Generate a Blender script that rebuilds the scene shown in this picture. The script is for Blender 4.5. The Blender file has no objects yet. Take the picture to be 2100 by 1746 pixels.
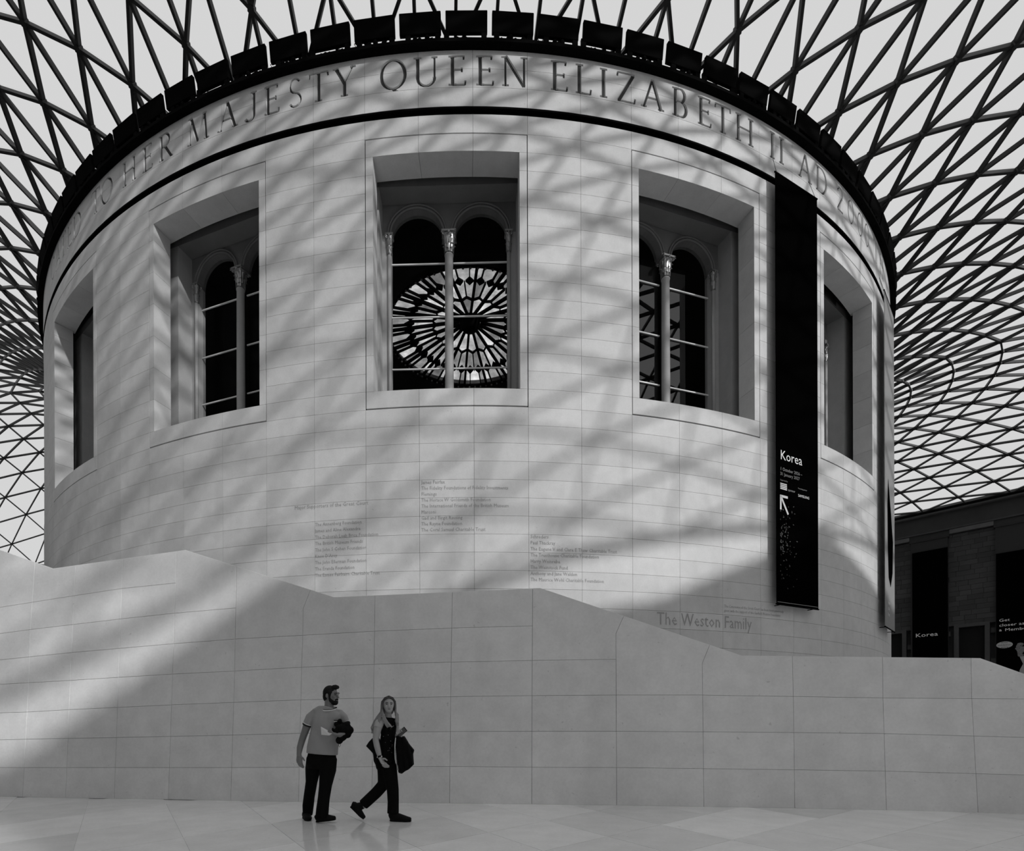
import bpy, bmesh, math, random
from mathutils import Vector, Matrix
random.seed(7)
scn = bpy.context.scene
COL = scn.collection
PI = math.pi

# ------------------------------------------------------------------ camera
F, PX, HZ, ROLL, YAW, HC = 1102.75, 951.2, 1479.0, -0.0034, -0.0049, 1.32   # focal length, principal point in pixels of 2100x1746
R, AX = 23.0, 37.175                    # rotunda radius, distance of its axis in front of the camera
PH0 = -1.24                             # angle of the middle window (degrees, to the right)
cam = bpy.data.cameras.new('camera')
cam_ob = bpy.data.objects.new('camera', cam); COL.objects.link(cam_ob)
cam.sensor_fit = 'HORIZONTAL'; cam.sensor_width = 36.0; cam.lens = F / 2100 * 36
cam.shift_x = (1050 - PX) / 2100; cam.shift_y = (HZ - 873) / 2100
cam.clip_end = 500
cam_ob.matrix_world = (Matrix.Translation((0, 0, HC)) @ Matrix.Rotation(-YAW, 4, 'Z')
                       @ Matrix.Rotation(PI / 2, 4, 'X') @ Matrix.Rotation(ROLL, 4, 'Z'))
scn.camera = cam_ob
# ------------------------------------------------------------------ sky, sun, exposure
w = bpy.data.worlds.new('sky'); scn.world = w; w.use_nodes = True
w.node_tree.nodes['Background'].inputs[0].default_value = (1, 1, 1, 1)
w.node_tree.nodes['Background'].inputs[1].default_value = 0.64
SUN_AZ, SUN_EL, SUN_E = 42.0, 24.0, 1.8
sl = bpy.data.lights.new('sun', 'SUN'); sl.energy = SUN_E; sl.angle = math.radians(1.05)
so = bpy.data.objects.new('sun', sl); COL.objects.link(so)
_a, _e = math.radians(SUN_AZ), math.radians(SUN_EL)
to_sun = Vector((math.sin(_a) * math.cos(_e), -math.cos(_a) * math.cos(_e), math.sin(_e)))
so.rotation_euler = to_sun.to_track_quat('Z', 'Y').to_euler()
so.location = to_sun * 60
vs = scn.view_settings
vs.view_transform = 'Standard'; vs.look = 'None'; vs.exposure = 0.18; vs.gamma = 1.0; vs.use_curve_mapping = False

# ------------------------------------------------------------------ helpers
def proj(x, y, z):
    x, y = x * math.cos(YAW) - y * math.sin(YAW), x * math.sin(YAW) + y * math.cos(YAW)
    if y < .05: return None
    u = F * x / y; v = -F * (z - HC) / y
    return PX + u - v * ROLL, HZ + u * ROLL + v
def at(U, V, d):
    """the point seen at pixel U,V at depth d"""
    u = U - PX; v = V - HZ; u, v = u + v * ROLL, v - u * ROLL
    x, y, z = u * d / F, d, HC - v * d / F
    return Vector((x * math.cos(YAW) + y * math.sin(YAW), -x * math.sin(YAW) + y * math.cos(YAW), z))
def ground_depth(U, V):
    return F * HC / ((V - HZ) - (U - PX) * ROLL)

def mesh(name, v, f, mat=None, smooth=False):
    m = bpy.data.meshes.new(name); m.from_pydata([tuple(p) for p in v], [], f); m.update()
    if mat: m.materials.append(mat)
    if smooth:
        for p in m.polygons: p.use_smooth = True
    return m
def link(name, data, parent=None, loc=None, rz=None, label=None, cat=None, group=None, kind=None):
    o = bpy.data.objects.new(name, data); COL.objects.link(o)
    if parent: o.parent = parent
    if loc is not None: o.location = loc
    if rz is not None: o.rotation_euler = (0, 0, rz)
    if label: o['label'] = label
    if cat: o['category'] = cat
    if group: o['group'] = group
    if kind: o['kind'] = kind
    return o
class MB:
    def __init__(s): s.v = []; s.f = []
    def add(s, v, f):
        b = len(s.v); s.v += [Vector(p) for p in v]; s.f += [tuple(i + b for i in q) for q in f]
    def box(s, x0, x1, y0, y1, z0, z1):
        s.add([(x0,y0,z0),(x1,y0,z0),(x1,y1,z0),(x0,y1,z0),(x0,y0,z1),(x1,y0,z1),(x1,y1,z1),(x0,y1,z1)],
              [(0,3,2,1),(4,5,6,7),(0,1,5,4),(1,2,6,5),(2,3,7,6),(3,0,4,7)])
    def prism(s, poly, d):
        """poly: list of 3-D points (front face), d: vector to the back face"""
        n = len(poly); d = Vector(d); P = [Vector(p) for p in poly]
        s.add(P + [p + d for p in P], [tuple(range(n)), tuple(range(2*n-1, n-1, -1))] +
              [(i, i + n, (i+1) % n + n, (i+1) % n) for i in range(n)])
    def sector(s, a0, a1, r0, r1, z0, z1, n=2):
        """block of a ring about the local z axis; angle 0 points to -y, degrees, + to the right"""
        V = []; Fc = []
        for i in range(n + 1):
            a = math.radians(a0 + (a1 - a0) * i / n); c, q = math.sin(a), -math.cos(a)
            V += [(c*r1, q*r1, z0), (c*r1, q*r1, z1), (c*r0, q*r0, z1), (c*r0, q*r0, z0)]
        for i in range(n):
            b = 4 * i
            for k in range(4): Fc.append((b+k, b+4+k, b+4+(k+1) % 4, b+(k+1) % 4))
        Fc += [(0,1,2,3), (4*n+3, 4*n+2, 4*n+1, 4*n)]
        s.add(V, Fc)
    def tube(s, pts, rad, n=8, caps=True, squash=None):
        P = [Vector(p) for p in pts]; N = len(P)
        if not hasattr(rad, '__len__'): rad = [rad] * N
        up = None; rings = []
        for i, p in enumerate(P):
            t = (P[min(i+1, N-1)] - P[max(i-1, 0)]).normalized()
            if up is None:
                up = Vector((0,0,1)) if abs(t.z) < .9 else Vector((0,1,0))
            a = t.cross(up).normalized(); up = a.cross(t).normalized()
            r = rad[i]; ra, rb = r if hasattr(r, '__len__') else (r, r)
            rings.append([p + a * math.cos(2*PI*k/n) * ra + up * math.sin(2*PI*k/n) * rb for k in range(n)])
        V = [q for r in rings for q in r]; Fc = []
        for i in range(N - 1):
            for k in range(n): Fc.append((i*n+k, i*n+(k+1) % n, (i+1)*n+(k+1) % n, (i+1)*n+k))
        if caps: Fc += [tuple(range(n))[::-1], tuple(range((N-1)*n, N*n))]
        s.add(V, Fc)
    def lathe(s, prof, n=16, c=(0,0,0), a0=0, a1=2*PI, sx=1, sy=1):
        """prof: (r,z) pairs"""
        c = Vector(c); full = abs(a1 - a0 - 2*PI) < 1e-6; m = n if full else n + 1; V = []; Fc = []
        for r, z in prof:
            for k in range(m):
                a = a0 + (a1 - a0) * k / n; V.append(c + Vector((math.cos(a)*r*sx, math.sin(a)*r*sy, z)))
        for i in range(len(prof) - 1):
            for k in range(n):
                k2 = (k + 1) % m
                Fc.append((i*m+k, i*m+k2, (i+1)*m+k2, (i+1)*m+k))
        if full: Fc += [tuple(range(m))[::-1], tuple(range((len(prof)-1)*m, len(prof)*m))]
        s.add(V, Fc)
    def ball(s, c, rx, ry=None, rz=None, n=12, m=8, rot=None):
        ry = ry or rx; rz = rz or rx; c = Vector(c); V = []; Fc = []
        for i in range(1, m):
            for k in range(n):
                a, b = 2*PI*k/n, PI*i/m
                p = Vector((rx*math.sin(b)*math.cos(a), ry*math.sin(b)*math.sin(a), rz*math.cos(b)))
                if rot: p = rot @ p
                V.append(c + p)
        t, bo = Vector((0,0,rz)), Vector((0,0,-rz))
        if rot: t, bo = rot @ t, rot @ bo
        V += [c + t, c + bo]; T = len(V) - 2
        for i in range(m - 2):
            for k in range(n): Fc.append((i*n+k, (i+1)*n+k, (i+1)*n+(k+1) % n, i*n+(k+1) % n))
        for k in range(n): Fc += [(T, k, (k+1) % n), (T+1, (m-2)*n+(k+1) % n, (m-2)*n+k)]
        s.add(V, Fc)
    def beam(s, a, b, up, wd, dp):
        a, b = Vector(a), Vector(b); t = (b - a).normalized(); x = t.cross(up).normalized() * wd / 2
        u = x.cross(t).normalized() * dp / 2
        s.add([a-x-u, a+x-u, a+x+u, a-x+u, b-x-u, b+x-u, b+x+u, b-x+u],
              [(0,1,2,3),(7,6,5,4),(0,4,5,1),(1,5,6,2),(2,6,7,3),(3,7,4,0)])
    def mesh(s, name, mat=None, smooth=False): return mesh(name, s.v, s.f, mat, smooth)
    def build(s, name, mat, parent=None, smooth=False, **k): return link(name, s.mesh(name, mat, smooth), parent, **k)

def evaluated(o):
    dg = bpy.context.evaluated_depsgraph_get(); dg.update()
    return bpy.data.meshes.new_from_object(o.evaluated_get(dg))

# ------------------------------------------------------------------ materials (all procedural, grey)
def mat_new(name):
    m = bpy.data.materials.new(name); m.use_nodes = True
    return m, m.node_tree.nodes, m.node_tree.links, m.node_tree.nodes['Principled BSDF']
def g(v): return (v, v, v, 1)
def plain(name, v, rough=.6, spec=.5, metal=0, noise=0, scale=8, bump=0):
    m, N, L, b = mat_new(name)
    b.inputs['Base Color'].default_value = g(v); b.inputs['Roughness'].default_value = rough
    b.inputs['Specular IOR Level'].default_value = spec; b.inputs['Metallic'].default_value = metal
    if noise or bump:
        t = N.new('ShaderNodeNewGeometry'); n = N.new('ShaderNodeTexNoise'); n.inputs['Scale'].default_value = scale
        n.inputs['Detail'].default_value = 6; L.new(t.outputs['Position'], n.inputs['Vector'])
        if noise:
            r = N.new('ShaderNodeMapRange'); r.inputs[1].default_value = .3; r.inputs[2].default_value = .7
            r.inputs[3].default_value = v * (1 - noise); r.inputs[4].default_value = v * (1 + noise)
            L.new(n.outputs['Fac'], r.inputs[0]); L.new(r.outputs[0], b.inputs['Base Color'])
        if bump:
            bp = N.new('ShaderNodeBump'); bp.inputs['Strength'].default_value = bump; bp.inputs['Distance'].default_value = .01
            L.new(n.outputs['Fac'], bp.inputs['Height']); L.new(bp.outputs[0], b.inputs['Normal'])
    return m
def stone(name, v, rnd=.06, rough=.55, spec=.3, big=.35, streak=True, cloud=.07):
    """limestone: large soft clouds, fine grain, specks, a tone of its own for each block"""
    m, N, L, b = mat_new(name)
    geo = N.new('ShaderNodeNewGeometry'); oi = N.new('ShaderNodeObjectInfo')
    def noise(sc, det, stretch=None):
        n = N.new('ShaderNodeTexNoise'); n.inputs['Scale'].default_value = sc; n.inputs['Detail'].default_value = det
        if stretch:
            mp = N.new('ShaderNodeMapping'); mp.inputs['Scale'].default_value = stretch
            L.new(geo.outputs['Position'], mp.inputs[0]); L.new(mp.outputs[0], n.inputs['Vector'])
        else: L.new(geo.outputs['Position'], n.inputs['Vector'])
        return n.outputs['Fac']
    def rng(fac, a, bb, lo, hi):
        r = N.new('ShaderNodeMapRange'); r.inputs[1].default_value = a; r.inputs[2].default_value = bb
        r.inputs[3].default_value = lo; r.inputs[4].default_value = hi; L.new(fac, r.inputs[0]); return r.outputs[0]
    def mul(x, y):
        q = N.new('ShaderNodeMath'); q.operation = 'MULTIPLY'; L.new(x, q.inputs[0]); L.new(y, q.inputs[1]); return q.outputs[0]
    c = rng(noise(big, 4), .3, .7, 1 - cloud, 1 + cloud)
    c = mul(c, rng(noise(3.2, 8), .3, .7, .95, 1.05))
    c = mul(c, rng(noise(26, 4), .35, .65, .975, 1.02))
    if streak: c = mul(c, rng(noise(1.1, 5, (1.6, 1.6, .35)), .25, .5, .93, 1.0))
    c = mul(c, rng(noise(15, 2), .72, .78, 1.0, .8))          # small dark specks
    c = mul(c, rng(oi.outputs['Random'], 0, 1, 1 - rnd, 1 + rnd))
    v_ = N.new('ShaderNodeMath'); v_.operation = 'MULTIPLY'; v_.inputs[1].default_value = v; L.new(c, v_.inputs[0])
    L.new(v_.outputs[0], b.inputs['Base Color'])
    b.inputs['Roughness'].default_value = rough; b.inputs['Specular IOR Level'].default_value = spec
    bp = N.new('ShaderNodeBump'); bp.inputs['Strength'].default_value = .12; bp.inputs['Distance'].default_value = .004
    L.new(noise(40, 4), bp.inputs['Height']); L.new(bp.outputs[0], b.inputs['Normal'])
    return m
def glass_thin(name, t, ior=1.5, tint=None):
    m, N, L, b = mat_new(name); N.remove(b)
    out = [n for n in N if n.type == 'OUTPUT_MATERIAL'][0]
    tr = N.new('ShaderNodeBsdfTransparent'); tr.inputs[0].default_value = g(t)
    gl = N.new('ShaderNodeBsdfGlossy'); gl.inputs['Roughness'].default_value = .01; gl.inputs[0].default_value = g(1)
    fr = N.new('ShaderNodeFresnel'); fr.inputs[0].default_value = ior
    gb = N.new('ShaderNodeNewGeometry'); sb = N.new('ShaderNodeMath'); sb.operation = 'SUBTRACT'; sb.inputs[0].default_value = 1; L.new(gb.outputs['Backfacing'], sb.inputs[1])
    mu = N.new('ShaderNodeMath'); mu.operation = 'MULTIPLY'; L.new(fr.outputs[0], mu.inputs[0]); L.new(sb.outputs[0], mu.inputs[1])   # reflect at the outer face only
    mx = N.new('ShaderNodeMixShader'); L.new(mu.outputs[0], mx.inputs[0]); L.new(tr.outputs[0], mx.inputs[1]); L.new(gl.outputs[0], mx.inputs[2])
    if tint:                                        # every pane a grey of its own, with cloudy old glass
        oi = N.new('ShaderNodeObjectInfo'); r = N.new('ShaderNodeMapRange')
        r.inputs[3].default_value = tint[0]; r.inputs[4].default_value = tint[1]
        ge = N.new('ShaderNodeNewGeometry'); n = N.new('ShaderNodeTexNoise'); n.inputs['Scale'].default_value = 1.3; n.inputs['Detail'].default_value = 4
        L.new(ge.outputs['Position'], n.inputs['Vector'])
        r2 = N.new('ShaderNodeMapRange'); r2.inputs[1].default_value = .3; r2.inputs[2].default_value = .7; r2.inputs[3].default_value = .7; r2.inputs[4].default_value = 1.1
        q = N.new('ShaderNodeMath'); q.operation = 'MULTIPLY'
        L.new(oi.outputs['Random'], r.inputs[0]); L.new(n.outputs['Fac'], r2.inputs[0]); L.new(r.outputs[0], q.inputs[0]); L.new(r2.outputs[0], q.inputs[1]); L.new(q.outputs[0], tr.inputs[0])
    L.new(mx.outputs[0], out.inputs[0])
    return m
def clear(name, t):
    m, N, L, b = mat_new(name); N.remove(b)
    out = [n for n in N if n.type == 'OUTPUT_MATERIAL'][0]
    tr = N.new('ShaderNodeBsdfTransparent'); tr.inputs[0].default_value = g(t); L.new(tr.outputs[0], out.inputs[0]); return m

M = dict(
    drum=stone('rotunda_limestone', .66), stair=stone('stair_limestone', .88, rnd=.04, cloud=.05),
    core=plain('joint_mortar', .04, .9), carved=stone('carved_stone', .58, streak=False),
    old=stone('old_window_stone', .42, rnd=.03), spandrel=stone('grey_spandrel_stone', .2, rnd=.0), metal=plain('black_metal_and_shade', .0025, .85, .03),  # spandrel: old window stone darkened, its shade put into the colour
    steel=plain('backlit_roof_steel', .012, .5, .3), black=plain('black_void', .006, .8, .2), inner=plain('dome_plaster', .03, .8),  # roof steel near black: its backlit look put into the colour
    roofglass=clear('roof_glass', .955), window=glass_thin('window_glass', .9, 1.06), mirror=glass_thin('mirroring_window_glass', .5, 1.7), oculus=glass_thin('oculus_glass', .8, 1.3, (.55, 1.15)),
    bar=plain('pale_glazing_bar', .75, .4), gilt=plain('gilded_capital', .35, .3, .5, .6), darkstone=stone('shade_dark_stone', .045, rnd=.25, cloud=.2),  # darkstone: shade of the unlit facade put into a near-black tone
    letter=plain('incised_letter', .36, .8), white=plain('white_print', .8, .6), grey=plain('grey_print', .3, .6),
    banner=plain('black_banner_cloth', .0015, .9, .0), palebanner=plain('grey_banner_cloth', .26, .7),
)
# ================================================================== FLOOR
K = HC / 1.36
def floor_line(x, a):                                   # through (x,7), angle a
    return Vector((x*K, 7*K)), Vector((math.cos(math.radians(a)), math.sin(math.radians(a))))
def cross(l, m):
    (p, d), (q, e) = l, m; den = d.x*e.y - d.y*e.x
    t = ((q.x-p.x)*e.y - (q.y-p.y)*e.x) / den
    return p + d*t
A_ = [floor_line(-3.78+1.262*i, min(130, max(108, 122.5-.74*1.262*i))) for i in range(-9, 13)]
B_ = [floor_line(-2.74+1.75*k, min(58, max(28, 49.5-2.0*1.75*k))) for k in range(-9, 10)]
floor_bm = MB(); floor_bm.box(-60, 60, -45, 95, -.4, -.007)
mfloor = stone('floor_slab', .8, rnd=.0, rough=.22, spec=.5)
mtile = stone('polished_floor_limestone', .88, rnd=.13, rough=.09, spec=.5, streak=False)
floor = floor_bm.build('floor', mfloor, label='pale polished stone floor of slanting tiles in front of the stair wall', cat='floor', kind='structure')
for i in range(len(A_)-1):
    for k in range(len(B_)-1):
        q = [cross(A_[i], B_[k]), cross(A_[i+1], B_[k]), cross(A_[i+1], B_[k+1]), cross(A_[i], B_[k+1])]
        c = sum(q, Vector((0,0)))/4
        if not (abs(c.x) < 11 and -2 < c.y < 9.8): continue
        q = [p + (c-p).normalized()*.005 for p in q]
        if (q[1]-q[0]).cross(q[2]-q[1]) < 0: q.reverse()
        mb = MB(); mb.prism([(p.x-c.x, p.y-c.y, 0) for p in q][::-1], (0,0,.03))
        mb.v = [Vector((v.x, v.y, v.z-.03)) for v in mb.v]
        mb.build('floor_tile', mtile, floor, loc=(c.x, c.y, 0))

# ================================================================== STAIR WALL
def pl(pts):
    def f(x):
        if x <= pts[0][0]: a, b = pts[0], pts[1]
        elif x >= pts[-1][0]: a, b = pts[-2], pts[-1]
        else:
            for a, b in zip(pts, pts[1:]):
                if a[0] <= x <= b[0]: break
        return a[1] + (b[1]-a[1])*(x-a[0])/(b[0]-a[0])
    return f
rows = [pl(p) for p in (
    [(0,1634),(134,1637),(345,1640),(480,1643),(612,1645),(922,1648),(1091,1650),(1264,1652),(1443,1655),(1630,1658),(1818,1662),(2006,1667),(2100,1671)],
    [(0,1575),(480,1575),(612,1574),(770,1573),(922,1572.5),(1091,1574),(1265,1575),(1443,1577),(1626,1579.5),(1811,1582),(1993,1587),(2100,1590)],
    [(0,1518),(140,1515),(350,1511),(480,1508),(618,1504.5),(770,1502),(924,1501),(1091,1500.5),(1265,1500.5),(1441,1501.5),(1627,1503),(1811,1505),(1993,1510),(2100,1513)],
    [(0,1462.5),(57,1461),(143,1456),(354,1446),(480,1441),(618,1436),(767,1432),(924,1429.5),(1091,1427),(1265,1426),(1441,1426),(1627,1429),(1811,1432),(1993,1433.5),(2100,1434)],
    [(0,1404),(120,1397.5),(353.5,1383),(500,1375.8),(618,1369),(767,1363),(924,1358.5),(1091,1355),(1265,1352.5)],
    [(0,1354),(144,1339),(358,1320.5),(482,1311),(618,1303.5),(767,1295),(926,1288.5),(1091,1284)],
    [(0,1300),(62.5,1291.6),(237,1271),(358,1258),(482,1247.6)],
    [(0,1246),(153,1222),(250,1207.5),(361,1196)])]
cols = [  # bottom to top: (y,x)
    [(1626,-400),(1181,-345)], [(1628,-325),(1181,-278)], [(1630,-245),(1181,-204)], [(1632,-157),(1181,-124)], [(1634,-62),(1181,-36)], [(1636,46),(1400,59),(1291,62.5),(1181,70)], [(1637,134),(1431,143),(1188,154)], [(1639,234),(1392,243),(1188,251)],
    [(1640,345),(1344,355),(1176,361),(1133,362)], [(1643,473),(1380,481),(1248,483),(1160,485)], [(1645,612),(1382,618),(1304,620.8),(1248.6,621.5),(1209.5,637)],
    [(1647,762),(1370,767),(1294,768),(1220,769)], [(1648,922),(1380,924.5),(1288,926.6),(1213,927.3)], [(1650,1090.5),(1430,1091),(1206,1092.4)],
    [(1652,1264.5),(1300,1263),(1262,1280)], [(1655,1443.5),(1430,1441),(1361,1440),(1322,1456)], [(1658,1630),(1428,1627),(1346,1625)],
    [(1662,1818),(1430,1811),(1347,1810)], [(1667,2006),(1433,1993),(1351,1991.5)], [(1676,2195),(1440,2175),(1350,2170)], [(1686,2390),(1440,2370)], [(1697,2590),(1500,2575)], [(1708,2795),(1560,2785)]]
TOP = [(-400,986),(-62,1106),(0,1128),(108,1166),(380,1128),(685,1225),(1108,1206),(1522,1345),(2010,1350),(2100,1382),(2195,1416),(2795,1632)]
ftop = pl(TOP); nrows = [7,7,7,7]+[7,7,7,7,6,5,5,5,5,4,3,3,3,3,3]+[2,1,0]
def colx(c): return pl(sorted(cols[c]))
def node(c, fn):
    x = cols[c][0][1]; fx = colx(c)
    for _ in range(12): x = fx(fn(x))
    return x, fn(x)
def on_wall(x, y): return at(x, y, ground_depth(x, rows[0](x)))
def inset(P, d):
    """shrink a polygon (2-D) by d"""
    n = len(P); out = []
    ar = sum(P[i][0]*P[(i+1) % n][1]-P[(i+1) % n][0]*P[i][1] for i in range(n)); sg = 1 if ar > 0 else -1
    for i in range(n):
        p0, p1, p2 = Vector(P[i-1]), Vector(P[i]), Vector(P[(i+1) % n])
        e1 = (p1-p0).normalized(); e2 = (p2-p1).normalized()
        n1 = Vector((-e1.y, e1.x))*sg; n2 = Vector((-e2.y, e2.x))*sg
        b = (n1+n2); b = b/max(.3, b.dot(n1)); out.append(p1 + b*d)
    return out
stair = link('wall_staircase', None, label='long pale stone wall with a stepped sloping top shielding the stair', cat='wall', kind='structure', loc=(0, 8.3, 0))
off = Vector((0, 8.3, 0))
wd = (on_wall(2000, 1500) - on_wall(50, 1500)); wd.z = 0; wd.normalize(); back = Vector((-wd.y, wd.x, 0))
for b in range(len(cols)-1):
    for n in range(nrows[b]+1):
        lo = [node(b, rows[n]), node(b+1, rows[n])]
        if n < nrows[b]:
            hi = [node(b+1, rows[n+1]), node(b, rows[n+1])]
        else:
            xr, yr = node(b+1, ftop); xl, yl = node(b, ftop)
            hi = [(x, y) for y, x in cols[b+1] if yr+3 < y < lo[1][1]-3 and abs(x-colx(b+1)(lo[1][1])) < 30 and b+1 in (10, 14, 15)]
            hi += [(xr, yr)] + [(x, ftop(x)) for x, _ in reversed(TOP) if xl+2 < x < xr-2] + [(xl, yl)]
            hi += [(x, y) for y, x in reversed(cols[b]) if yl+3 < y < lo[0][1]-3 and b in (10, 14, 15)]
        pts = inset(lo+hi, .28)
        P = [on_wall(p[0], p[1]) for p in pts]
        if n == 0: P[0].z = P[1].z = 0.0
        c = sum(P, Vector())/len(P)
        mb = MB(); mb.prism([p-c for p in P], back*.09)
        bm = bmesh.new(); me = mb.mesh('stone_panel'); bm.from_mesh(me)
        bm.normal_update(); bmesh.ops.recalc_face_normals(bm, faces=bm.faces)
        bmesh.ops.bevel(bm, geom=[e for e in bm.edges if all((v.co).dot(back) < (sum((q-c).dot(back) for q in P)/len(P))+.03 for v in e.verts)], offset=.003, segments=1, affect='EDGES')
        bm.to_mesh(me); bm.free(); me.materials.append(M['stair'])
        link('stone_panel', me, stair, loc=c-off)
xs = sorted(set([x for x, _ in TOP]+list(range(-390, 2790, 90)))); mb = MB(); V = []
for x in xs:
    p = on_wall(x, 1600); top = on_wall(x, ftop(x)).z-.006
    for o_, z in ((.035, 0), (.035, top), (.36, top), (.36, 0)): q = p+back*o_; V.append(Vector((q.x, q.y, z))-off)
mb.add(V, [(4*i+k, 4*i+4+k, 4*i+4+(k+1) % 4, 4*i+(k+1) % 4) for i in range(len(xs)-1) for k in range(4)]+[(3,2,1,0), tuple(4*(len(xs)-1)+k for k in range(4))])
mb.build('wall_core', M['core'], stair)
# the flight itself behind the wall: treads and landings
st = MB(); pts = [(x, on_wall(x, 1600), on_wall(x, y).z-1.0) for x, y in TOP]
for (x0, p0, z0), (x1, p1, z1) in zip(pts, pts[1:]):
    n = max(1, int(abs(z1-z0)/.16))
    for i in range(n):
        a = p0.lerp(p1, i/n)+back*.37; b_ = p0.lerp(p1, (i+1)/n)+back*.37; zt = max(.05, z0+(z1-z0)*(i+.5)/n)
        st.prism([(a.x, a.y, 0), (b_.x, b_.y, 0), (b_+back*4).to_tuple()[:2]+(0,), (a+back*4).to_tuple()[:2]+(0,)], (0, 0, zt))
st.build('floor_stair_flight', M['stair'], label='stone steps and landings hidden behind the stair wall', cat='stairs', kind='structure')

# ================================================================== ROTUNDA
CW = 3.6; U = .481
zT = HC+15.5135; zB = zT-15*U; zG0 = HC+16.0; zG1 = HC+16.2; zF = [zG1, HC+16.71, HC+17.2, HC+17.69]
rot = link('wall_rotunda', None, loc=(0, AX, 0), label='great round drum of pale stone blocks behind the stair wall', cat='wall', kind='structure')
def place(name, data, phi, z=0, **k):
    o = link(name, data, rot, loc=(0, 0, z), rz=math.radians(phi), **k); return o
gap = .007; ga = math.degrees(gap/2/R)
def block(h, a0=-CW/2, a1=CW/2, r0=R-.09, name='stone_block', mat=None, gl=ga, gr=ga):
    mb = MB(); mb.sector(a0+gl, a1-gr, r0, R, gap/2, h-gap/2, 3); return mb.mesh(name, mat or M['drum'])
bmesh_u = block(U); cand = []
for c in range(-15, 16):
    w_ = (c+1) % 5 < 3                                   # a window column
    lev = [zB-n*U for n in range(20, 0, -1)] + ([] if w_ else [zB+n*U for n in range(15)])
    for z in lev:
        phi = PH0+CW*c; a = math.radians(phi); zc = z+U/2
        p = proj(math.sin(a)*R, AX-math.cos(a)*R, zc); q = proj(math.sin(a+.03)*R, AX-math.cos(a+.03)*R, zc)
        area = abs(q[0]-p[0])*F*U/(AX-R*math.cos(a))
        if p[1] > ftop(p[0])-4 or abs(phi) > 51.6: area *= .001
        cand.append((-area, phi, z))
cand.sort(); rest = MB()
for i, (ar, phi, z) in enumerate(cand):
    if i < 268: place('stone_block', bmesh_u, phi, z)
    else: rest.sector(phi-CW/2+ga, phi+CW/2-ga, R-.09, R, z+gap/2, z+U-gap/2, 3)
rest.build('stone_block_courses', M['drum'], rot, kind='stuff')
mT = block(zG0-zT); mF0 = block(zF[1]-zF[0])
for c in range(-15, 16):
    place('stone_block', mT, PH0+CW*c, zT)
    place('frieze_block', mF0, PH0+CW*c, zF[0])
# --- core behind the cladding, groove, cornice
core = MB()
core.sector(-62, 62, R-.6, R-.035, 0, zB, 60)
core.sector(-62, 62, R-.6, R-.035, zT, zG0, 60)
core.sector(-62, 62, R-.6, R-.035, zG1, zF[3], 60)
core.sector(62, 298, R-.6, R, 0, zF[3], 70)
for k in range(-3, 4): core.sector(PH0+18*k+5.4, PH0+18*k+12.6, R-.6, R-.035, zB, zT, 5)
core.build('wall_core', M['core'], rot)
gv = MB(); gv.sector(-62, 62, R-.6, R-.11, zG0, zG1, 90); gv.sector(-62, 62, R-.12, R+.012, zG1-.05, zG1, 90); gv.build('shadow_groove', M['metal'], rot)  # black colour stands for the shade inside the recess
cn = MB(); cn.sector(-180, 180, R-.7, R+.2, zF[3], zF[3]+.09, 180); cn.sector(-180, 180, R-.7, R+.08, zF[3]+.09, zF[3]+.13, 180); cn.build('cornice', M['metal'], rot)  # stone cornice coloured black, its backlit shade put into the colour
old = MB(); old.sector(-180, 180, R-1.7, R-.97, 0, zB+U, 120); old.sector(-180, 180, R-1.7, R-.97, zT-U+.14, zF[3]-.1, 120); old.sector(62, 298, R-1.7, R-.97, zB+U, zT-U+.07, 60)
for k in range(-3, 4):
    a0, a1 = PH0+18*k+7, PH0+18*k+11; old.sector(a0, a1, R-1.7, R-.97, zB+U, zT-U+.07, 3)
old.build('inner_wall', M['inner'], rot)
# --- window frames: stiles, heads, sills
TW = 1.949; TO_ = R*math.sin(math.radians(5.4))
def front(t): return -math.sqrt(R*R-t*t)
def stile(h, s):
    mb = MB(); t0, t1 = TW*s, (TO_-.02)*s; yb = -(R-.68)
    pl_ = [(t0, front(t0)), (t1, front(t1)), (t1, yb), (t0, yb)]
    if s < 0: pl_.reverse()
    mb.prism([(x, y, gap/2) for x, y in pl_][::-1], (0, 0, h-gap)); return mb.mesh('frame_stone', M['drum'])
zo0, zo1 = zB+U, zT-U
hs = [2*U]*6+[U]
stl = {(s, h): stile(h, s) for s in (-1, 1) for h in (U, 2*U)}
mh = {}
for j, (a0, a1) in enumerate(((-5.4, -1.8), (-1.8, 1.8), (1.8, 5.4))):
    gl = .02/R*57.3 if j == 0 else ga; gr = .02/R*57.3 if j == 2 else ga
    mb = MB(); mb.sector(a0+gl, a1-gr, R-.68, R, gap/2, U-.03, 3); mh['h', j] = mb.mesh('frame_stone', M['drum'])
    mb = MB(); mb.sector(a0+gl, a1-gr, R-1.9, R, .034, U-gap/2, 3); mh['s', j] = mb.mesh('frame_stone', M['drum'])
for k in range(-2, 3):
    ph = PH0+18*k
    for s in (-1, 1):
        z = zo0
        for h in hs: place('frame_stone', stl[s, h], ph, z); z += h
    for j in range(3): place('frame_stone', mh['h', j], ph, zo1); place('frame_stone', mh['s', j], ph, zB)
    place('frame_reveal_slot', None, ph) if False else None

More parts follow.
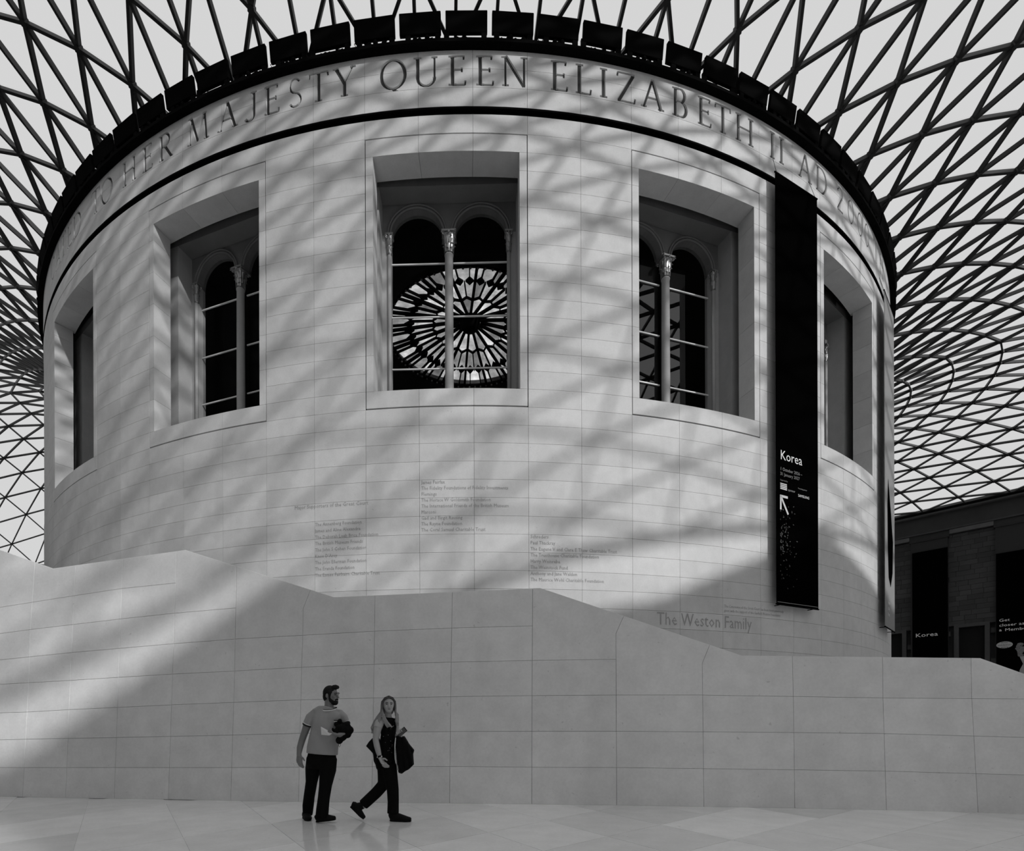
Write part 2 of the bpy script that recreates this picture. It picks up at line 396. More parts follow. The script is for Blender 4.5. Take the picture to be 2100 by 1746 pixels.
# ================================================================== WINDOWS (double arch with a middle column)
mirror_ids = []; wp = []                                                   # (name, mesh, parent index, loc)
YG = -(R-1.72); YF = -(R-1.52); zS = zo0; zSp = HC+14.22; ra = .755; tc = .93
def part(name, mb, mat, smooth=False, par=None, loc=(0,0,0)): wp.append((name, mb.mesh(name, mat, smooth), par, loc)); return len(wp)-1
for s in (-1, 1):                                         # old stone jambs
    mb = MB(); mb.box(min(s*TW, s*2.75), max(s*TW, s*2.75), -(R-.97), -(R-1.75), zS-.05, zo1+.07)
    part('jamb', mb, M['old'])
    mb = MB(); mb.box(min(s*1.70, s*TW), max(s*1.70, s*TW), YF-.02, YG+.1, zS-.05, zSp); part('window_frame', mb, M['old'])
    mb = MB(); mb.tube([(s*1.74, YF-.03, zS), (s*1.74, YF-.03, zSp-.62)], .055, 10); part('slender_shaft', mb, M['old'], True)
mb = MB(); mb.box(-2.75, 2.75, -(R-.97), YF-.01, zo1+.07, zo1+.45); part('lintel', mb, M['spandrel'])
mb = MB(); mb.box(-2.75, 2.75, -(R-.70), -(R-.95), zS-.3, zS-.02); mb.box(-2.75, 2.75, -(R-.70), -(R-.95), zo1+.3, zo1+.5); part('cavity_shade_lining', mb, M['black'])  # black boxes added to stand for the shade in the cavity
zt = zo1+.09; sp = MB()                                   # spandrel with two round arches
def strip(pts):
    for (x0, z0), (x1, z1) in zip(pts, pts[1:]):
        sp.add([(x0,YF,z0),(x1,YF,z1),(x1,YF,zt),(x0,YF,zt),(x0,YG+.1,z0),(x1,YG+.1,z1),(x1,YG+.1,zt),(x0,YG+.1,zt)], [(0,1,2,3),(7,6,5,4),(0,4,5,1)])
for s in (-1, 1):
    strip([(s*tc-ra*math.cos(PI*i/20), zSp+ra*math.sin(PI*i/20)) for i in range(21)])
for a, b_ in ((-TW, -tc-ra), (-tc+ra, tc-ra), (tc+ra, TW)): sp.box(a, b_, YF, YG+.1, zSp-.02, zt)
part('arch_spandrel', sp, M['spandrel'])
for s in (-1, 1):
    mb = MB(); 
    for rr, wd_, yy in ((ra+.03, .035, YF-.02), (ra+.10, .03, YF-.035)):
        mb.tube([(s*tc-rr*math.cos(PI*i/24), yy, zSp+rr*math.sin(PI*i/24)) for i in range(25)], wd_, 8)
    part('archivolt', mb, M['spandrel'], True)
mb = MB(); zc0 = zSp-.60; cy = YF+.02
mb.lathe([(.17, zS), (.17, zS+.08), (.15, zS+.12), (.135, zS+.16), (.128, zS+.22), (.128, zS+1.8), (.118, zc0-.05), (.13, zc0-.045), (.135, zc0-.02), (.125, zc0)], 20, (0, cy, 0))
ic = part('column', mb, M['old'], True)
cap = MB()                                                # leafy capital
cap.lathe([(.115, 0), (.12, .1), (.125, .3), (.16, .46), (.20, .52)], 16)
for ring, (n, z0, h, r0, out, wl, ph_) in enumerate(((8, .02, .22, .125, .06, .045, 0), (8, .12, .30, .13, .085, .05, PI/8), (4, .26, .30, .15, .15, .05, PI/4))):
    for i in range(n):
        a = ph_+2*PI*i/n; e = Vector((math.cos(a), math.sin(a), 0)); t = Vector((-e.y, e.x, 0)); V = []
        for q in range(6):
            f_ = q/5; r = r0+out*(f_**2.2); z = z0+h*math.sin(f_*2.0)/math.sin(2.0)*(1 if f_ < .8 else 1); wq = wl*(1-.55*f_**2)*(.75 if q % 2 else 1.1)
            V += [e*r-t*wq+Vector((0,0,z)), e*(r+.018)+Vector((0,0,z)), e*r+t*wq+Vector((0,0,z))]
        fc = []
        for q in range(5):
            b0 = 3*q; fc += [(b0, b0+1, b0+4, b0+3), (b0+1, b0+2, b0+5, b0+4)]
        cap.add(V, fc)
for sx in (-1, 1):
    for sy in (-1, 1):
        cap.tube([(sx*(.16+.05*math.cos(u)*(1-u/9)), sy*(.16+.05*math.cos(u)*(1-u/9)), .50+.05*math.sin(u)*(1-u/9)) for u in [i*.6 for i in range(14)]], .016, 6)
cap.box(-.21, .21, -.2, .2, .55, .60); cap.ball((0, -.2, .53), .04); 
part('capital', cap, M['gilt'], False, ic, (0, cy, zc0))
for s in (-1, 1):
    h = MB(); h.v = [Vector((v.x*.55, v.y*.5, v.z)) for v in cap.v]; h.f = list(cap.f); part('side_capital', h, M['gilt'], False, None, (s*1.74, YF-.02, zc0))
zbars = [HC+13.5, HC+11.93, HC+10.40]
for s in (-1, 1):
    for zb in zbars:
        mb = MB(); mb.box(min(s*.12, s*1.72), max(s*.12, s*1.72), YG-.05, YG-.015, zb-.018, zb+.018); part('glazing_bar', mb, M['bar'])
    zz = [zS-.02]+zbars[::-1]+[zSp]
    for z0, z1 in zip(zz, zz[1:]):
        for x0, x1, mir in ((.15, .86, True), (.86, 1.71, s < 0)):
            mb = MB(); mb.box(min(s*x0, s*x1), max(s*x0, s*x1), YG-.006, YG+.006, z0, z1-.002); part('pane', mb, M['window']); 
            if mir and z0 < zbars[0]+.1 and (z1 < zbars[0]+.1 or True): mirror_ids.append(len(wp)-1)
    mb = MB(); mb.prism([(s*tc-.79*math.cos(PI*i/16), YG-.006, zSp+.79*math.sin(PI*i/16)) for i in range(17)], (0, .012, 0)); part('pane', mb, M['window'])
wl_ = ['far left window of the rotunda, mostly hidden by the curve of the wall', 'left rotunda window with a lit left jamb and a column on its right side',
       'middle rotunda window with twin arches and the wheel skylight seen through it', 'right rotunda window with roof lattice mirrored in its glass, beside the black banner',
       'far right narrow rotunda window just right of the black banner']
for k in range(-2, 3):
    wo = link('window_%d' % (k+3), None, loc=(0, AX, 0), rz=math.radians(PH0+18*k), label=wl_[k+2], cat='window', kind='structure')
    objs = []
    for i_, (nme, me, par, loc) in enumerate(wp):
        if k == 1 and i_ in mirror_ids: me = me.copy(); me.materials[0] = M['mirror']
        objs.append(link(nme, me, wo if par is None else objs[par], loc=loc))

# ================================================================== DOME AND WHEEL SKYLIGHT inside the rotunda
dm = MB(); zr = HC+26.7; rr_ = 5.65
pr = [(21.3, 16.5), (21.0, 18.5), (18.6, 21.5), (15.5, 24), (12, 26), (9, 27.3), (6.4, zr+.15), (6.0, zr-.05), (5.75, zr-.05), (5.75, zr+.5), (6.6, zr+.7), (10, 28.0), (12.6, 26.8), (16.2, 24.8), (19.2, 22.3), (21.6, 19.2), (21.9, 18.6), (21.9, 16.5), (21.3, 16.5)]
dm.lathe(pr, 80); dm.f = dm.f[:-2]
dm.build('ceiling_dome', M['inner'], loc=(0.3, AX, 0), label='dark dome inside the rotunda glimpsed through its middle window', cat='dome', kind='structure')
oc = link('wheel_skylight', None, loc=(0.33, AX, 0), label='round wheel shaped glass skylight with spokes, seen through the middle window', cat='skylight')
def orad(r): return zr+1.0*(1-r/rr_)
def op(r, a): return (r*math.sin(math.radians(a)), -r*math.cos(math.radians(a)), orad(r))
def obar(nm, pts, w_): 
    mb = MB()
    for a, b_ in zip(pts, pts[1:]): mb.beam(a, b_, Vector((0,0,1)), w_, .16)
    mb.build(nm, M['metal'], oc)
NS = 20; R1, R2, R3 = .74*rr_, .43*rr_, .13*rr_
for i in range(NS):
    a = i*18+4
    obar('spoke', [op(R3, a), op(rr_, a)], .16)
    for d in (4.6, 13.4): obar('thin_spoke', [op(R1, a+d), op(rr_, a+d)], .07)
    obar('thin_spoke', [op(R2+.15, a+9), op(R1, a+9)], .07)
    obar('hexagon_bar', [op(R2-.1, a), op(R2+.2, a+9), op(R2-.1, a+18)], .06)
    for d in (4.6, 13.4):
        mb = MB(); P = [Vector(op(R1-.36, a+d)), Vector(op(R1, a+d+3.6)), Vector(op(R1+.36, a+d)), Vector(op(R1, a+d-3.6))]
        mb.prism(P, (0, 0, .12)); mb.build('diamond', M['metal'], oc)
    for (r0, r1, d0, d1) in ((R1, rr_, 0, 4.6), (R1, rr_, 4.6, 13.4), (R1, rr_, 13.4, 18), (R2, R1, 0, 9), (R2, R1, 9, 18), (R3, R2, 0, 18)):
        mb = MB(); n = 2
        P = [Vector(op(r0, a+d0+(d1-d0)*q/n)) for q in range(n+1)]+[Vector(op(r1, a+d1-(d1-d0)*q/n)) for q in range(n+1)]
        mb.prism(P, (0, 0, .02)); mb.build('pane', M['oculus'], oc)
mb = MB(); mb.lathe([(.15, -.6), (.5, -.5), (.7, -.2), (.74, .12), (.3, .2)], 20, (0, 0, orad(R3))); mb.build('hub', M['metal'], oc, True)
mb = MB(); mb.lathe([(rr_-.1, -.06), (rr_+.08, -.1), (rr_+.08, .12), (rr_-.1, .1), (rr_-.1, -.06)], 60, (0, 0, zr)); mb.f = mb.f[:-2]; mb.build('rim', M['metal'], oc)
mb = MB()
for i in range(80):
    a = i*4.5; p_ = op(rr_-.02, a); mb.ball((p_[0], p_[1], zr-.12), .08, .08, .06, 6, 4)
mb.build('beaded_moulding', M['gilt'], oc)

# ================================================================== GLASS ROOF (triangulated steel grid shell)
AA = math.radians(41.55); EH = Vector((math.cos(AA), math.sin(AA), 0)); NH = Vector((-math.sin(AA), math.cos(AA), 0)); CEN = Vector((0, AX, 0))
EB, NS_, NN = 36.6, -46.0, 51.1; RA = 22.245
def court(e, n, z=0): return CEN+EH*e+NH*n+Vector((0, 0, z))
NR, NM = 25, 128
def bound(m):
    m %= NM
    if m <= 36: return EB, NS_+(NN-NS_)*m/36
    if m <= 64: return EB-2*EB*(m-36)/28, NN
    if m <= 100: return -EB, NN-(NN-NS_)*(m-64)/36
    return -EB+2*EB*(m-100)/28, NS_
def steps(L):
    """radial row positions 0..1: even steps by the ring, growing or shrinking towards the edge"""
    s0 = .5*(1.3+L/NR); lo, hi = .8, 1.2
    for _ in range(40):
        q = (lo+hi)/2
        if sum(s0*q**j for j in range(NR)) < L: lo = q
        else: hi = q
    out = [0]
    for j in range(NR): out.append(out[-1]+s0*q**j/L)
    return [v/out[-1] for v in out]
ZC, ZE = HC+18.48, HC+18.15
def zroof(e, n):
    r = math.hypot(e, n)
    b, c, d = EB, NN, -NS_
    psi = (1-e/b)*(1+e/b)*(1-n/c)*(1+n/d)
    k = RA/r
    den = (1-k*e/b)*(1+k*e/b)*(1-k*n/c)*(1+k*n/d)
    eta = psi/den if den > 1e-6 else 0
    he = ZE-1.7*max(0, (-n-26)/20)**2
    he -= 2.3*min(1, max(0, (-n-30)/14))*min(1, max(0, (-e-14)/10))  # unseen south-west edge lowered so the lattice shades the stair wall
    z1 = (ZC-he)*eta+he
    al = (r/RA-1)*psi
    co2 = (e/r)**2
    return z1+al*(31*co2+21*(1-co2))*(1+.010*n)
nodes = {}
for m in range(NM):
    ang = math.radians(-50.625+m*360/NM); ce, cn_ = RA*math.cos(ang), RA*math.sin(ang); be, bn = bound(m)
    T_ = steps(math.hypot(be-ce, bn-cn_))
    for j in range(NR+1):
        if (m+j) % 2 == 1 or j == NR or j == 0:
            t = T_[j]; e, n = ce+(be-ce)*t, cn_+(bn-cn_)*t
            nodes[m, j] = court(e, n, zroof(e*.9999, n*.9999))
edges = []; tris = []
for (m, j), p in nodes.items():
    if (m+j) % 2 == 0: continue
    for q in (((m+1) % NM, j+1), ((m-1) % NM, j+1)):
        if q in nodes: edges.append(((m, j), q))
    if (m, j+2) in nodes:
        edges.append(((m, j), (m, j+2)))
        for s in (1, -1): tris.append(((m, j), (m, j+2), ((m+s) % NM, j+1)))
    elif j == NR-1: edges.append(((m, j), (m, NR)))
for m in range(NM):
    edges.append(((m, NR), ((m+1) % NM, NR))); edges.append(((m, 0), ((m+1) % NM, 0)))
    if (m+NR-1) % 2 == 1:
        for s in (1, -1): tris.append(((m, NR-1), (m, NR), ((m+s) % NM, NR)))
    if m % 2 == 0:
        edges.append(((m, 0), (m, 1)))
        for s in (1, -1): tris.append(((m, 0), (m, 1), ((m+s) % NM, 0)))
def inframe(p):
    q = proj(*p)
    return q if q and -150 < q[0] < 2250 and -150 < q[1] < 1750 else None
roof = link('ceiling', None, loc=CEN, label='vast glass roof of dark triangular steel lattice over the court', cat='roof', kind='structure')
def nrm(p):
    d = p-CEN; e, n = d.dot(EH), d.dot(NH); h = .2
    gx = (zroof(e+h, n)-zroof(e-h, n))/(2*h); gy = (zroof(e, n+h)-zroof(e, n-h))/(2*h)
    return (Vector((0, 0, 1))-EH*gx-NH*gy).normalized()
sc = []
for a, b_ in edges:
    p, q = nodes[a], nodes[b_]; P, Q = inframe(p), inframe(q)
    sc.append((-(math.hypot(P[0]-Q[0], P[1]-Q[1]) if P and Q else 0), a, b_))
sc.sort(key=lambda s: s[0]); rest = MB()
for i, (s, a, b_) in enumerate(sc):
    p, q = nodes[a], nodes[b_]; up = nrm((p+q)/2*.999+CEN*.001)
    big = a[1] == b_[1]
    w_, d_ = (.2, .34) if big else (.085, .165)
    if i < 290:
        mid = (p+q)/2; mb = MB(); mb.beam(p-mid, q-mid, up, w_, d_); mb.build('steel_beam', M['steel'], roof, loc=mid-CEN)
    else: rest.beam(p-CEN, q-CEN, up, w_, d_)
for (m, j), p in nodes.items():
    if 0 < j < NR: u = nrm(p); rest.tube([p-CEN-u*.1, p-CEN+u*.09], .1, 6)
rest.build('steel_beam_lattice', M['steel'], roof, kind='stuff')
sc = []
for t in tris:
    P = [inframe(nodes[k]) for k in t]
    ar = abs((P[1][0]-P[0][0])*(P[2][1]-P[0][1])-(P[2][0]-P[0][0])*(P[1][1]-P[0][1])) if all(P) else 0
    sc.append((-ar, t))
sc.sort(key=lambda s: s[0]); rest = MB()
for i, (s, t) in enumerate(sc):
    P = [nodes[k] for k in t]; c = sum(P, Vector())/3
    if (P[1]-P[0]).cross(P[2]-P[0]).z > 0: P = [P[0], P[2], P[1]]
    P = [p+Vector((0, 0, .14)) for p in P]
    if i < 290:
        mb = MB(); mb.prism([p-c for p in P], (0, 0, .02)); mb.build('pane', M['roofglass'], roof, loc=c-CEN)
    else: rest.prism([p-CEN for p in P], (0, 0, .02))
rest.build('glass_panes', M['roofglass'], roof, kind='stuff')
# ================================================================== OUTER WALLS OF THE COURT
def ew(px, py, E_=36.9):
    """pixel -> (N, z) on the east wall plane"""
    a, b_ = at(px, py, 10), at(px, py, 20); v = (b_-a)/10; o_ = a-v*10
    t = (E_-(o_-CEN).dot(EH))/v.dot(EH); p = o_+v*t
    return (p-CEN).dot(NH), p.z
def frame_to(o, e, n):                                    # local x = north along the wall, y = east (into the wall)
    o.matrix_world = Matrix.Translation(court(e, n)) @ Matrix([[NH.x, EH.x, 0, 0], [NH.y, EH.y, 0, 0], [0, 0, 1, 0], [0, 0, 0, 1]])
zE = ZE-.15
wr = link('wall_right', None, label='shade-toned dark stone facade of the court beyond the right end of the stair wall', cat='wall', kind='structure'); frame_to(wr, 36.9, 0)  # paler stone toned near black, the shade put into its colours
N0, N1 = -46, 51
mb = MB(); mb.box(N0, N1, .3, 1.2, 0, zE); mb.build('wall_core', plain('shade_dark_core', .03, .9), wr)
def wz(px, py): return ew(px, py)[1]
zk = wz(1960, 1045)                                        # underside of gutter
mb = MB(); mb.box(N0, N1, -.35, .3, zk, zE+.05); mb.build('edge_gutter', M['metal'], wr)
mb = MB(); mb.box(N0, N1, -.62, .3, zk-.14, zk); mb.build('cornice', stone('shade_dark_cornice', .07, rnd=0), wr)
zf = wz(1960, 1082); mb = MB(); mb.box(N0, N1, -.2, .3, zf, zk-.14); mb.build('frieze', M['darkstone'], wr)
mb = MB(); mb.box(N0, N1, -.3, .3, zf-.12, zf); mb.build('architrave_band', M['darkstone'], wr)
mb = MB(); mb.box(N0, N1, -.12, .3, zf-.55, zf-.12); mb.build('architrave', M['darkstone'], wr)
# bays with ashlar, pilasters between (north positions from the photograph)
nb = [ew(x, 1200)[0] for x in (1826, 1869, 1945, 2042, 2110)]
pit = nb[1]-nb[3]                                          # bay pitch
def bay(na, nb_, big):
    """ashlar between pilasters, north from na down to nb_"""
    h = .42; z = 0.0; r = 0; zd = wz(2000, 1284)
    while z < zf-.6:
        x = nb_+(0 if r % 2 else -.45); 
        while x < na:
            L_ = random.choice((.75, .95, 1.15)); x0, x1 = max(x, nb_), min(x+L_, na); x += L_
            if x1-x0 < .1: continue
            if z < zd-.05 and x1 > nb_+.35 and x0 < na-.35: continue          # doorway
            mb = MB(); d = random.uniform(0, .035); mb.box(x0+.008, x1-.008, d, .3, z+.008, min(z+h, zf-.56)-.008)
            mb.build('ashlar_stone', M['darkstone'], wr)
        z += h; r += 1
    mb = MB(); w_ = .3
    mb.box(nb_+.35, na-.35, -.09, .2, zd-.02, zd+.26); mb.box(nb_+.35, nb_+.35+w_, -.09, .2, 0, zd-.02); mb.box(na-.35-w_, na-.35, -.09, .2, 0, zd-.02)
    mb.build('door_surround', stone('door_stone', .06, rnd=0), wr)
    mb = MB(); mb.box(nb_+.35, na-.35, .18, .25, 0, zd); mb.build('dark_doorway', M['black'], wr)
    mb = MB(); mb.box(nb_+.1, na-.1, -.25, .1, zf-.5, zf-.15); mb.build('capital_block', stone('pale_cap_stone', .11, rnd=0), wr)
wbay = nb[2]-nb[3]
for k in range(-1, 3): bay(nb[2]+k*pit, nb[2]+k*pit-wbay, True)
for k in range(-1, 4):
    n1 = nb[3]+k*pit; n0 = n1-(pit-wbay); mb = MB(); mb.box(n0, n1, -.3, .3, 0, zf-.6); mb.box(n0-.08, n1+.08, -.36, .3, zf-.75, zf-.6); mb.box(n0-.08, n1+.08, -.38, .3, 0, .5); mb.build('pilaster', plain('shade_black_pilaster', .02, .8), wr)  # pilasters toned black, facade shade put into the colour

def plain_wall(name, lab, e0, e1, n0, n1, segs, alb):
    mb = MB()
    for (a, b_, h) in segs:
        if e0 == e1:  # west/east run
            P = [court(e0, a), court(e0, b_), court(e0-math.copysign(.9, -e0), b_), court(e0-math.copysign(.9, -e0), a)]
        else: P = [court(a, n0), court(b_, n0), court(b_, n0+math.copysign(.9, n0)), court(a, n0+math.copysign(.9, n0))]
        mb.prism([(p.x, p.y, 0) for p in P], (0, 0, h))
    return mb.build(name, plain(name+'_stone', alb, .8, noise=.3, scale=.6), label=lab, cat='wall', kind='structure')
plain_wall('wall_left', 'darkened stone court wall out of view to the left', -37, -37, 0, 0, [(NS_, NN, zE)], .2)  # this and the far wall toned dark to cut bounce light
plain_wall('wall_far', 'darkened stone court wall behind the left end of the rotunda', -37, 37, 51.6, 0, [(-37, 37, zE)], .2)
S0 = NS_-.6
wb = MB()                                                  # unseen portico side: wing, attic and gable shaped to cast the shadow edge
def sbox(a, b_, h, h2=None):
    P = [court(a, S0), court(b_, S0), court(b_, S0-1.2), court(a, S0-1.2)]
    hh = [h, h2 if h2 is not None else h, h2 if h2 is not None else h, h]
    wb.add([(p.x, p.y, 0) for p in P]+[(p.x, p.y, q) for p, q in zip(P, hh)], [(0,1,2,3),(4,7,6,5),(0,4,5,1),(1,5,6,2),(2,6,7,3),(3,7,4,0)])
sbox(-37, -24, 14.6); sbox(-24, -20, 14.6, 16.4); sbox(-20, -10.5, 16.4); sbox(-10.5, -4.5, 16.4, 18.0); sbox(-4.5, 1.5, 18.0, 16.0); sbox(1.5, 37, 16.0)
wb.build('wall_back', plain('portico_stone', .8, .8, noise=.3, scale=.6), label='unseen portico wall behind the viewer, stepped and gabled to shape the shadow', cat='wall', kind='structure')

# ================================================================== BOX PANELS ON THE CORNICE
pm = MB(); pm.box(-.545, .545, -.05, .05, -.24, .24); bm_ = pm.mesh('box_panel', M['metal'])
bm = bmesh.new(); bm.from_mesh(bm_); bmesh.ops.bevel(bm, geom=bm.edges[:], offset=.012, segments=1, affect='EDGES'); bm.to_mesh(bm_); bm.free()
br = MB()
br.box(-.07, .07, -.03, .03, -.55, -.2); br_m = br.mesh('bracket', M['metal'])
lam = MB(); lam.lathe([(.02, 0), (.055, .02), (.07, .1), (.05, .13), (.02, .15)], 10); lam.tube([(0, 0, 0), (.05, 0, -.08), (.1, 0, -.06)], .012, 5); lam_m = lam.mesh('spot_lamp', M['metal'], True)
panels = []; zp = HC+18.22
for i in range(-17, 18):
    ph = 3*i+.15; a = math.radians(ph); r_ = R+.14
    po = link('box_panel_light', None, loc=(math.sin(a)*r_, AX-math.cos(a)*r_, zp-.27), rz=a,
              label='small black box panel in the row standing on the rotunda cornice', cat='panel', group='row of black box panels on the rotunda cornice')
    panels.append((ph, po)); o = link('box_panel', bm_, po, loc=(0, 0, .27)); o.rotation_euler = (math.radians(10), 0, 0)
    for sx in (-.42+.1*((i*7) % 3-1), .46): link('bracket', br_m, po, loc=(sx, .03, .3))
    for q in range(2+(i*5) % 3): 
        o = link('spot_lamp', lam_m, po, loc=(-.2+.14*q+.03*((i*3+q) % 4), .02, -.2)); o.rotation_euler = (.3*((q+i) % 3-1), .5*((q*2+i) % 3-1), q)
    cb = MB(); cb.tube([(-.3, .05, -.02), (-.2, .03, -.12), (-.05, .05, -.07), (.08, .03, -.16), (.2, .05, -.05), (.33, .04, -.03)] if i % 2 else [(-.5, .05, .1), (-.56, .03, 0), (-.5, .03, -.1), (-.3, .04, -.18)], .009, 5); cb.build('cable', M['metal'], po)

# ================================================================== CARVED INSCRIPTION
def qd(x0, y0, x1, y1, w_):
    d = Vector((x1-x0, y1-y0)).normalized()*(w_/2); n = Vector((-d.y, d.x))
    return [(x0+n.x, y0+n.y), (x1+n.x, y1+n.y), (x1-n.x, y1-n.y), (x0-n.x, y0-n.y)]
TK, TN, SF = .15, .085, .075
def arc(cx, cy, rx, ry, a0, a1, n=12, thick=TK, thin=TN):
    prs = []
    for i in range(n+1):
        a = math.radians(a0+(a1-a0)*i/n); wq = thin+(thick-thin)*abs(math.cos(a))
        prs.append(((cx+(rx+wq/2)*math.cos(a), cy+(ry+wq/2)*math.sin(a)), (cx+(rx-wq/2)*math.cos(a), cy+(ry-wq/2)*math.sin(a))))
    return [dict(prs=prs, closed=abs(a1-a0) >= 360)]
def sf(x, y, w_=.26): return qd(x-w_/2, y+(SF/2 if y < .5 else -SF/2), x+w_/2, y+(SF/2 if y < .5 else -SF/2), SF)
def stem(x): return [qd(x, 0.01, x, .99, TK), sf(x, 0), sf(x, 1)]
def glyph(c):
    if c == 'A': return .86, [qd(.10, 0, .43, 1, TN+.01), qd(.43, 1, .76, 0, TK), qd(.22, .36, .64, .36, TN), sf(.10, 0, .22), sf(.76, 0, .24)]
    if c == 'B': return .62, stem(.14)+[qd(.14, .975, .36, .975, SF), qd(.14, .54, .36, .54, SF), qd(.14, .025, .38, .025, SF)]+arc(.34, .76, .17, .215, -90, 90, 8)+arc(.36, .28, .21, .255, -90, 90, 8)
    if c == 'C': return .8, arc(.48, .5, .40, .475, 45, 315, 18)
    if c == 'D': return .84, stem(.14)+[qd(.14, .975, .4, .975, SF), qd(.14, .025, .4, .025, SF)]+arc(.38, .5, .38, .475, -90, 90, 14)
    if c == 'E': return .58, stem(.14)+[qd(.14, .975, .52, .975, SF), qd(.14, .52, .46, .52, SF), qd(.14, .025, .55, .025, SF), qd(.52, .99, .50, .85, SF), qd(.45, .44, .45, .6, SF), qd(.55, .01, .57, .17, SF)]
    if c == 'H': return .88, stem(.14)+stem(.74)+[qd(.14, .52, .74, .52, SF)]
    if c == 'I': return .28, stem(.14)
    if c == 'J': return .42, [qd(.3, .18, .3, .99, TK), sf(.3, 1)]+arc(.12, .2, .18, .19, -150, 4, 8)
    if c == 'L': return .56, stem(.14)+[qd(.14, .025, .52, .025, SF), qd(.52, .01, .54, .19, SF)]
    if c == 'M': return 1.04, [qd(.12, 0, .2, 1, TN), qd(.2, 1, .5, .04, TK), qd(.5, .04, .82, 1, TN), qd(.82, 1, .9, 0, TK), sf(.11, 0, .2), sf(.91, 0, .26), sf(.17, 1, .2), sf(.84, 1, .2)]
    if c == 'N': return .9, [qd(.14, 0, .14, 1, TN), qd(.14, 1, .76, .02, TK), qd(.76, 0, .76, 1, TN), sf(.14, 0, .22), sf(.11, 1, .22), sf(.76, 1, .24)]
    if c == 'O': return .94, arc(.47, .5, .40, .475, 0, 360, 24)
    if c == 'Q': return .96, arc(.47, .5, .40, .475, 0, 360, 24)+[qd(.46, .02, .68, -.14, TK*.8), qd(.68, -.14, .86, -.13, TN)]
    if c == 'R': return .7, stem(.14)+[qd(.14, .975, .36, .975, SF), qd(.14, .50, .36, .50, SF)]+arc(.35, .74, .19, .235, -90, 90, 8)+[qd(.34, .5, .66, .02, TK), sf(.68, 0, .16)]
    if c == 'S': return .54, arc(.27, .74, .19, .235, 30, 270, 10, .09)+arc(.27, .26, .21, .235, -150, 90, 10, .09)
    if c == 'T': return .74, [qd(.37, 0.01, .37, .97, TK), sf(.37, 0), qd(.03, .975, .71, .975, SF), qd(.05, .98, .03, .82, SF), qd(.69, .98, .71, .82, SF)]
    if c == 'U': return .84, [qd(.14, .3, .14, .99, TK), qd(.7, .3, .7, .99, TN), sf(.14, 1), sf(.7, 1, .2)]+arc(.42, .32, .28, .29, 180, 360, 10, TK*.9)
    if c == 'Y': return .8, [qd(.40, .48, .40, .02, TK), qd(.40, .46, .1, 1, TK), qd(.40, .46, .7, 1, TN), sf(.4, 0), sf(.1, 1, .22), sf(.7, 1, .2)]
    if c == 'Z': return .74, [qd(.06, .975, .68, .975, SF), qd(.64, .97, .10, .03, TK), qd(.06, .025, .68, .025, SF), qd(.07, .98, .05, .84, SF), qd(.68, .01, .7, .18, SF)]
    if c == '2': return .56, arc(.27, .72, .20, .255, -30, 170, 10, .09)+[qd(.44, .6, .06, .04, TN+.02), qd(.05, .03, .52, .03, SF+.02)]
    if c == '0': return .66, arc(.32, .5, .26, .475, 0, 360, 20, .085)
def phi_at(px, r, z):
    lo, hi = -math.degrees(math.acos(r/AX))+.01, math.degrees(math.acos(r/AX))-.01
    for _ in range(40):
        mid = (lo+hi)/2; a = math.radians(mid)
        if proj(math.sin(a)*r, AX-math.cos(a)*r, z)[0] < px: lo = mid
        else: hi = mid
    return (lo+hi)/2
LET = [('C',108),('A',118.6),('T',130),('E',142.6),('D',158),('T',196),('O',218),('H',264.6),('E',302),('R',338.5),('M',405.5),('A',465.6),('J',515.5),('E',556.7),('S',604.8),('T',653),('Y',706),
       ('Q',806.5),('U',873.5),('E',937),('E',994),('N',1055.7),('E',1146.7),('L',1196.6),('I',1237.8),('Z',1284),('A',1338),('B',1394),('E',1444.7),('T',1482.5),('H',1527),('I',1583.8),('I',1602.7),
       ('A',1650.9),('D',1685),('2',1723),('0',1745),('0',1764),('0',1778),('T',1796),('H',1808)]
zL0, hL = HC+16.755, .80
lets = []
for ch, px in LET:
    w_, qs = glyph(ch); pc = phi_at(px, R, zL0+.4); mb = MB()
    def cyl_pt(X, Y, dep): aa = math.radians(pc)+((X-w_/2)*hL)/R; rr2 = R+dep; return (math.sin(aa)*rr2, -math.cos(aa)*rr2, zL0+Y*hL)
    def ring(o_, i_):                                       # four points: wide at the face, narrow at the bottom of the cut
        mx, my = (o_[0]+i_[0])/2, (o_[1]+i_[1])/2; k_ = .45
        return [cyl_pt(*o_, .02), cyl_pt(*i_, .02), cyl_pt(mx+(i_[0]-mx)*k_, my+(i_[1]-my)*k_, -.075), cyl_pt(mx+(o_[0]-mx)*k_, my+(o_[1]-my)*k_, -.075)]
    for q in qs:
        prs, closed = (q['prs'], q['closed']) if isinstance(q, dict) else ([(q[0], q[3]), (q[1], q[2])], False)
        if closed: prs = prs[:-1]
        V = [v for p in prs for v in ring(*p)]; n_ = len(prs); Fc = []
        for i in range(n_ if closed else n_-1):
            a_, b_ = 4*i, 4*((i+1) % n_)
            for k in range(4): Fc.append((a_+k, b_+k, b_+(k+1) % 4, a_+(k+1) % 4))
        if not closed: Fc += [(0, 1, 2, 3), tuple(4*(n_-1)+k for k in (3, 2, 1, 0))]
        mb.add(V, Fc)
    lets.append((pc, math.degrees(w_*hL/2/R), mb))
words = [('CATED', 5), ('TO', 2), ('HER', 3), ('MAJESTY', 7), ('QUEEN', 5), ('ELIZABETH', 9), ('II', 2), ('AD', 2), ('2000', 4), ('TH', 2)]
names = [(w_, i) for w_, n_ in words for i in range(n_)]; used = {}
